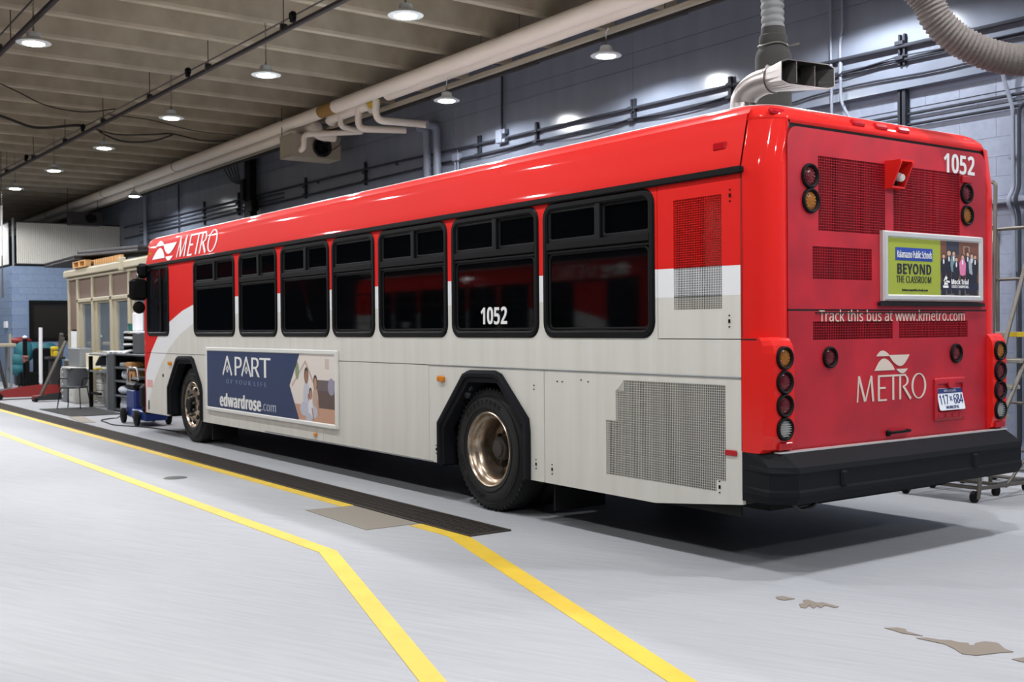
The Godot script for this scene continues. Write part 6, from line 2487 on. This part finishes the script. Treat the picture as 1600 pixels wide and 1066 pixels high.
	for q in [[-1, -1], [1, -1], [-1, 1], [1, 1]]:
		st = S()
		tube(st, [Vector3(q[0] * 0.2, 0.44, q[1] * 0.18), Vector3(q[0] * 0.25, 0.0, q[1] * 0.25)], 0.011, 8)
		obj("leg", st, M("black_trim"), c)

	# mats on the floor
	st = S()
	prism(st, poly([-18.15, -0.12, -15.75, -0.1, -15.75, 0.78, -18.0, 0.84]), 0.01, Transform3D(Basis(Vector3(1, 0, 0), Vector3(0, 0, -1), Vector3(0, 1, 0)), Vector3.ZERO), 0.012)
	single("floor_mat", st, M("mat_black"), "flat black rubber mat on the floor before the counter", "mat")
	st = S()
	prism(st, poly([-16.9, -0.02, -14.4, -0.3, -14.2, -0.1, -16.9, 0.22]), 0.006, Transform3D(Basis(Vector3(1, 0, 0), Vector3(0, 0, -1), Vector3(0, 1, 0)), Vector3.ZERO), 0.007)
	single("floor_strip", st, M("bare_tan"), "tan strip on the floor in front of the black mat", "strip")

	# blue cart
	var k := thing("wheeled_cart", "dark blue wheeled cart with a chrome handle in front of the bus's left front corner", "cart", Vector3(-13.5, 0, -0.45))
	st = S()
	box(st, Vector3(-0.16, 0.33, -0.05), Vector3(0.44, 0.46, 0.4), Transform3D.IDENTITY, 0.03)
	box(st, Vector3(0.35, 0.17, 0.0), Vector3(0.7, 0.16, 0.36), Transform3D.IDENTITY, 0.02)
	obj("body", st, M("blue_cart"), k)
	st = S()
	box(st, Vector3(-0.16, 0.61, -0.05), Vector3(0.52, 0.14, 0.42), Transform3D.IDENTITY, 0.05)
	box(st, Vector3(-0.14, 0.71, -0.06), Vector3(0.42, 0.08, 0.32), Transform3D.IDENTITY, 0.035)
	obj("head", st, M("black_trim"), k)
	st = S()
	tube(st, arc([Vector3(-0.42, 0.4, 0.1), Vector3(-0.44, 0.9, 0.1), Vector3(0.06, 0.9, 0.1), Vector3(0.12, 0.7, 0.1)], 0.08), 0.02, 10)
	obj("handle", st, M("chrome"), k)
	for q in [[-0.36, 0.2], [0.42, 0.22], [-0.36, -0.28], [0.42, -0.28]]:
		st = S()
		lathe(st, [Vector2(0, -0.03), Vector2(0.1, -0.03), Vector2(0.125, -0.02), Vector2(0.125, 0.02), Vector2(0.1, 0.03), Vector2(0.06, 0.03), Vector2(0.05, 0.036), Vector2(0, 0.036)], 22, Transform3D(Basis(Vector3(1, 0, 0), PI / 2), Vector3(q[0], 0.125, q[1])))
		obj("wheel", st, M("black_rubber"), k)
	for q in [["dark cord on the floor looping before the blue cart", [Vector3(-15.1, 0.75, -0.75), Vector3(-15.05, 0.3, -0.7), Vector3(-14.9, 0.01, -0.45), Vector3(-14.6, 0.01, -0.1), Vector3(-14.0, 0.01, -0.02), Vector3(-13.4, 0.01, 0.0), Vector3(-12.7, 0.01, -0.25), Vector3(-11.6, 0.01, -0.4)]]]:
		var cv := Curve3D.new()
		var pp: Array = q[1]
		for i in pp.size():
			var tn: Vector3 = (pp[mini(i + 1, pp.size() - 1)] - pp[maxi(i - 1, 0)]) / 6.0
			tn.y = 0.0 if pp[i].y < 0.05 else tn.y
			cv.add_point(pp[i], -tn, tn)
		st = S()
		var pts := []
		for i in 60:
			pts.append(cv.sample_baked(i / 59.0 * cv.get_baked_length(), true))
		tube(st, pts, 0.009, 7)
		single("extension_cord", st, M("black"), q[0], "cord")


func carton(label: String, at: Vector3, s: Vector3) -> void:
	var b := thing("carton", label, "box", at)
	var st := S()
	box(st, Vector3(0, s.y / 2, 0), s, Transform3D.IDENTITY, 0.004)
	obj("body", st, M("cardboard"), b)
	st = S()
	box(st, Vector3(0, s.y + 0.002, s.z * 0.25), Vector3(s.x, 0.004, s.z * 0.48), Transform3D.IDENTITY)
	box(st, Vector3(0, s.y + 0.002, -s.z * 0.25), Vector3(s.x, 0.004, s.z * 0.48), Transform3D.IDENTITY)
	obj("flap", st, M("cardboard"), b)


# ------------------------------------------------------------------ jacks and clutter at the far left
func jack(label: String, at: Vector3, turn: float, body: String, front: String, h: float, back := 1.0, size := 1.0) -> void:
	var j := thing("floor_jack", label, "floor jack", at, turn)
	j.scale = Vector3.ONE * size
	var st := S()
	for s in [-1, 1]:
		var side := poly([-0.9, 0.06, 1.0, 0.05, 1.1, 0.16, 0.9, 0.3, 0.2, 0.34, -0.7, 0.26, -0.95, 0.18])
		prism(st, side, 0.03, Transform3D(Basis.IDENTITY, Vector3(0, 0, 0.2 * s + 0.015)))
	box(st, Vector3(0.3, 0.2, 0), Vector3(1.0, 0.12, 0.38), Transform3D.IDENTITY, 0.02)
	obj("chassis", st, M(body), j)
	st = S()
	box(st, Vector3(-0.55, 0.17, 0), Vector3(0.75, 0.2, 0.34), Transform3D.IDENTITY, 0.04)
	tube(st, [Vector3(-0.2, 0.22, 0), Vector3(0.75, 0.24, 0)], 0.07, 14)
	lathe(st, [Vector2(0, 0.3), Vector2(0.1, 0.3), Vector2(0.12, 0.33), Vector2(0.1, 0.36), Vector2(0, 0.36)], 18, Transform3D(Basis.IDENTITY, Vector3(0.9, 0, 0)))
	obj("power_unit", st, M(front), j)
	st = S()
	tube(st, [Vector3(-0.65, 0.2, 0), Vector3(-0.65 + 0.55 * back, h, 0)], 0.036 / size, 10)
	box(st, Vector3(-0.62, 0.22, 0), Vector3(0.14, 0.16, 0.14), Transform3D.IDENTITY, 0.03)
	obj("handle", st, M("steel_dull" if size < 0.7 else "steel_dark"), j)
	for q in [[-0.85, 0.22], [-0.85, -0.22], [0.95, 0.22], [0.95, -0.22]]:
		st = S()
		lathe(st, [Vector2(0, -0.03), Vector2(0.075, -0.03), Vector2(0.08, 0.0), Vector2(0.075, 0.03), Vector2(0, 0.03)], 18, Transform3D(Basis(Vector3(1, 0, 0), PI / 2), Vector3(q[0], 0.08, q[1])))
		obj("wheel", st, M("black_rubber"), j)


func build_jacks() -> void:
	jack("red floor jack with a grey nose and a steep dark handle, left one", Vector3(-22.0, 0, -0.62), PI / 2, "red_jack", "grey_steel", 1.2, -0.4, 0.9)
	jack("red and black floor jack with a long handle leaning towards the booth", Vector3(-20.65, 0, -0.78), PI / 2, "mat_black", "red_jack", 2.5, 1.9, 0.52)
	# stand with a black post
	var t := thing("jack_stand", "tall black post stand with a pale top among the jacks", "stand", Vector3(-23.4, 0, -0.72))
	var st := S()
	box(st, Vector3(0, 0.75, 0), Vector3(0.09, 1.2, 0.09), Transform3D.IDENTITY, 0.01)
	box(st, Vector3(0.25, 0.42, 0), Vector3(0.08, 0.8, 0.08), Transform3D.IDENTITY, 0.01)
	box(st, Vector3(0.1, 0.05, 0), Vector3(0.6, 0.08, 0.4), Transform3D.IDENTITY, 0.015)
	for s in [-1, 1]:
		bar(st, Vector3(0.0, 0.5, 0), Vector3(0.5 * s, 0.08, 0.1), 0.03, 0.03)
	obj("post", st, M("black_trim"), t)
	st = S()
	lathe(st, [Vector2(0, 0), Vector2(0.04, 0.0), Vector2(0.06, 0.03), Vector2(0.03, 0.06), Vector2(0, 0.07)], 16, Transform3D(Basis.IDENTITY, Vector3(0, 1.35, 0)))
	obj("saddle", st, M("paper"), t)
	st = S()
	box(st, Vector3(0.18, 0.92, 0.03), Vector3(0.24, 0.05, 0.1), Transform3D.IDENTITY, 0.01)
	box(st, Vector3(0.14, 0.84, 0.03), Vector3(0.16, 0.12, 0.1), Transform3D.IDENTITY, 0.02)
	obj("crank", st, M("pipe_red"), t)
	# white tube standing up
	st = S()
	tube(st, [Vector3(0, 0.0, 0), Vector3(0.0, 0.3, 0)], 0.03, 10)
	tube(st, [Vector3(0, 0.3, 0), Vector3(0.02, 0.95, 0), Vector3(0.06, 1.6, 0)], 0.042, 12)
	var w := single("upright_tube", st, M("paper"), "upright white tube rising between the jacks in front of the dark window", "tube")
	w.position = Vector3(-23.0, 0.0, -0.98)
	# teal covers on a dark frame
	var c := thing("teal_cover", "puffy teal padded covers over a dark frame by the block room", "cover", Vector3(-28.4, 0, -2.05))
	st = S()
	var prof := []
	for k in 13:
		var a := -PI / 2 + PI * k / 12
		prof.append(Vector2(maxf(0.0, cos(a)), sin(a)))
	for q in [[0.0, 0.95, 0.32, 0.2, 0.3, 0.28], [0.0, 0.72, 0.45, 0.24, 0.22, 0.26], [0.0, 0.48, 0.48, 0.24, 0.2, 0.26], [0.05, 0.9, -0.3, 0.25, 0.3, 0.3], [0.0, 0.6, -0.42, 0.24, 0.36, 0.26], [-0.05, 0.98, 0.0, 0.22, 0.22, 0.36]]:
		lathe(st, prof, 18, Transform3D(Basis.from_scale(Vector3(q[3], q[4], q[5])), Vector3(q[0], q[1], q[2])))
	obj("padding", st, M("teal"), c)
	st = S()
	box(st, Vector3(0.25, 0.62, -0.1), Vector3(0.12, 0.86, 0.5), Transform3D.IDENTITY, 0.06)
	box(st, Vector3(0.1, 0.2, 0.0), Vector3(0.5, 0.38, 1.0), Transform3D.IDENTITY, 0.03)
	obj("frame", st, M("black_trim"), c)
	st = S()
	lathe(st, prof, 18, Transform3D(Basis.from_scale(Vector3(0.2, 0.1, 0.3)), Vector3(0, 0.1, 0)))
	var rc := single("red_cap", st, M("red_jack"), "red rounded lid showing above the teal covers", "lid")
	rc.position = Vector3(-29.0, 1.16, -1.75)
	st = S()
	box(st, Vector3(0, 0.58, 0), Vector3(0.3, 1.16, 0.3), Transform3D.IDENTITY, 0.03)
	var rcb := single("bin", st, M("plastic_dark"), "dark bin under the red lid behind the teal covers", "bin")
	rcb.position = Vector3(-29.0, 0, -1.75)
	# yellow and black tool on a post
	var y := thing("power_tool", "yellow and black power tool on a dark stand in front of the window", "tool", Vector3(-25.0, 0, -1.75))
	st = S()
	box(st, Vector3(0, 0.4, 0), Vector3(0.3, 0.8, 0.25), Transform3D.IDENTITY, 0.02)
	box(st, Vector3(0, 0.84, 0), Vector3(0.5, 0.06, 0.4), Transform3D.IDENTITY, 0.01)
	obj("stand", st, M("dark_metal"), y)
	st = S()
	box(st, Vector3(0, 1.08, 0), Vector3(0.34, 0.1, 0.14), Transform3D.IDENTITY, 0.03)
	box(st, Vector3(-0.12, 0.96, 0), Vector3(0.1, 0.18, 0.12), Transform3D.IDENTITY, 0.02)
	box(st, Vector3(0.14, 0.94, 0), Vector3(0.1, 0.14, 0.12), Transform3D.IDENTITY, 0.02)
	obj("shell", st, M("stripe_yellow"), y)
	st = S()
	tube(st, [Vector3(0.1, 1.1, -0.1), Vector3(0.3, 1.45, -0.1)], 0.05, 10)
	tube(st, [Vector3(0.25, 0.87, -0.1), Vector3(0.42, 1.35, -0.1)], 0.045, 10)
	obj("spout", st, M("steel_dull"), y)
	# pale locker between jack and desk
	st = S()
	box(st, Vector3(0, 0.34, 0), Vector3(0.8, 0.68, 0.4), Transform3D.IDENTITY, 0.015)
	for k in 3:
		box(st, Vector3(0, 0.14 + k * 0.2, 0.205), Vector3(0.7, 0.17, 0.015), Transform3D.IDENTITY, 0.006)
	var lk := single("drawer_cabinet", st, M("drawer_white"), "small pale drawer cabinet between the long jack handle and the desk", "cabinet")
	lk.position = Vector3(-21.2, 0, -1.28)
	st = S()
	box(st, Vector3(0, 0.1, 0), Vector3(0.5, 0.2, 0.3), Transform3D.IDENTITY, 0.03)
	lathe(st, [Vector2(0, 0.2), Vector2(0.09, 0.2), Vector2(0.08, 0.3), Vector2(0, 0.33)], 14)
	var ob := single("tool_box", st, M("steel_dull"), "grey metal tool heap on top of the pale drawer cabinet", "tool")
	ob.position = Vector3(-21.2, 0.685, -1.28)
	# bench at the very edge
	var b := thing("workbench", "cream topped workbench cut off by the left edge of the photo", "bench", Vector3(-24.45, 0, 0.42), PI / 2)
	b.scale = Vector3(1, 1.1, 1)
	st = S()
	box(st, Vector3(0, 1.08, 0), Vector3(2.2, 0.07, 0.6), Transform3D.IDENTITY, 0.01)
	box(st, Vector3(0.98, 1.12, 0.2), Vector3(0.05, 0.4, 0.06), Transform3D.IDENTITY, 0.008)
	obj("top", st, M("cream"), b)
	for x in [-1.0, 0.98]:
		for z in [-0.25, 0.25]:
			st = S()
			box(st, Vector3(x, 0.52, z), Vector3(0.06, 1.04, 0.06), Transform3D.IDENTITY, 0.008)
			obj("leg", st, M("grey_mid"), b)
	st = S()
	box(st, Vector3(-0.1, 0.4, 0), Vector3(1.5, 0.7, 0.5), Transform3D.IDENTITY, 0.02)
	obj("cupboard", st, M("mat_black"), b)


# ------------------------------------------------------------------ track, wires and cables under the ceiling
func build_ceiling_runs() -> void:
	var t := thing("ceiling_track", "dark track rail running under the ceiling from the top edge towards the far left", "track", Vector3(-16, 5.3, -0.5))
	var st := S()
	var a := Vector3(-14, 0.0, 0.16)
	var b := Vector3(14, 0.0, -0.447)
	bar(st, a, b, 0.06, 0.055, 0.01)
	obj("rail", st, M("track"), t)
	st = S()
	tube(st, [a + Vector3(0, 0.2, -0.12), b + Vector3(0, 0.2, -0.12)], 0.012, 6)
	obj("guide_wire", st, M("steel_dull"), t)
	for k in 11:
		var p := a.lerp(b, (k + 0.4) / 11.0)
		st = S()
		tube(st, [p, p + Vector3(0, 0.95, 0)], 0.007, 6)
		box(st, p + Vector3(0, 0.04, 0), Vector3(0.06, 0.1, 0.09), Transform3D.IDENTITY, 0.01)
		obj("hanger", st, M("dark_metal"), t)
	for k in 4:
		var p: Vector3 = a.lerp(b, [0.28, 0.44, 0.64, 0.77][k])
		st = S()
		box(st, p + Vector3(0, 0.16, -0.04), Vector3(0.1, 0.1, 0.08), Transform3D.IDENTITY, 0.02)
		lathe(st, [Vector2(0, -0.025), Vector2(0.045, -0.025), Vector2(0.045, 0.025), Vector2(0, 0.025)], 14, Transform3D(Basis(Vector3(1, 0, 0), PI / 2), p + Vector3(0.05, 0.1, -0.02)))
		obj("trolley", st, M("black_trim"), t)
	t = thing("ceiling_track", "second dark track rail at the upper left corner", "track", Vector3(-10, 5.3, 1.88))
	st = S()
	bar(st, Vector3(-1.9, 0, 0.05), Vector3(14, 0, -0.1), 0.06, 0.055, 0.01)
	box(st, Vector3(-1.85, 0.06, 0.05), Vector3(0.06, 0.16, 0.08), Transform3D.IDENTITY, 0.01)
	obj("rail", st, M("track"), t)
	st = S()
	tube(st, [Vector3(-3.5, 0.25, 0.05), Vector3(14, 0.25, 0.0)], 0.012, 6)
	for k in 5:
		tube(st, [Vector3(-1.2 + k * 3.0, 0, 0.03), Vector3(-1.2 + k * 3.0, 0.95, 0.03)], 0.007, 6)
	obj("hanger", st, M("dark_metal"), t)
	# festoon cables hanging between the beams
	var runs := [
		["thick dark cable bundle sagging at the left edge under the ceiling", [Vector3(-17.6, 5.62, 1.3), Vector3(-18.3, 5.6, 0.6), Vector3(-18.6, 5.52, 0.0), Vector3(-18.1, 5.55, -0.6), Vector3(-18.4, 5.6, -0.8)], 0.028],
		["thin cable sagging above the thick bundle", [Vector3(-14.6, 5.62, 1.8), Vector3(-15.6, 5.6, 1.0), Vector3(-16.4, 5.55, 0.3), Vector3(-16.7, 5.56, -0.4), Vector3(-16.4, 5.62, -0.9)], 0.012],
		["upper cable of two sagging between track and pipes", [Vector3(-18.4, 5.56, -1.1), Vector3(-18.7, 5.55, -1.6), Vector3(-18.3, 5.55, -2.2), Vector3(-18.3, 5.6, -2.6), Vector3(-18.5, 5.56, -3.3), Vector3(-18.6, 5.62, -4.0)], 0.016],
		["lower cable of two sagging between track and pipes", [Vector3(-18.4, 5.52, -1.15), Vector3(-18.8, 5.44, -1.7), Vector3(-18.5, 5.44, -2.2), Vector3(-18.3, 5.58, -2.6)], 0.018],
		["thin slack wire from the track towards the heater", [Vector3(-16.4, 5.5, -0.8), Vector3(-16.6, 5.52, -1.6), Vector3(-16.9, 5.45, -2.6), Vector3(-17.2, 5.5, -3.6)], 0.009],
	]
	for q in runs:
		var cv := Curve3D.new()
		var pp: Array = q[1]
		for i in pp.size():
			var tn: Vector3 = (pp[mini(i + 1, pp.size() - 1)] - pp[maxi(i - 1, 0)]) / 6.0
			cv.add_point(pp[i], -tn, tn)
		st = S()
		var pts := []
		for i in 50:
			pts.append(cv.sample_baked(i / 49.0 * cv.get_baked_length(), true))
		tube(st, pts, q[2], 8)
		single("ceiling_cable", st, M("cable"), q[0], "cable", "cables under the ceiling")
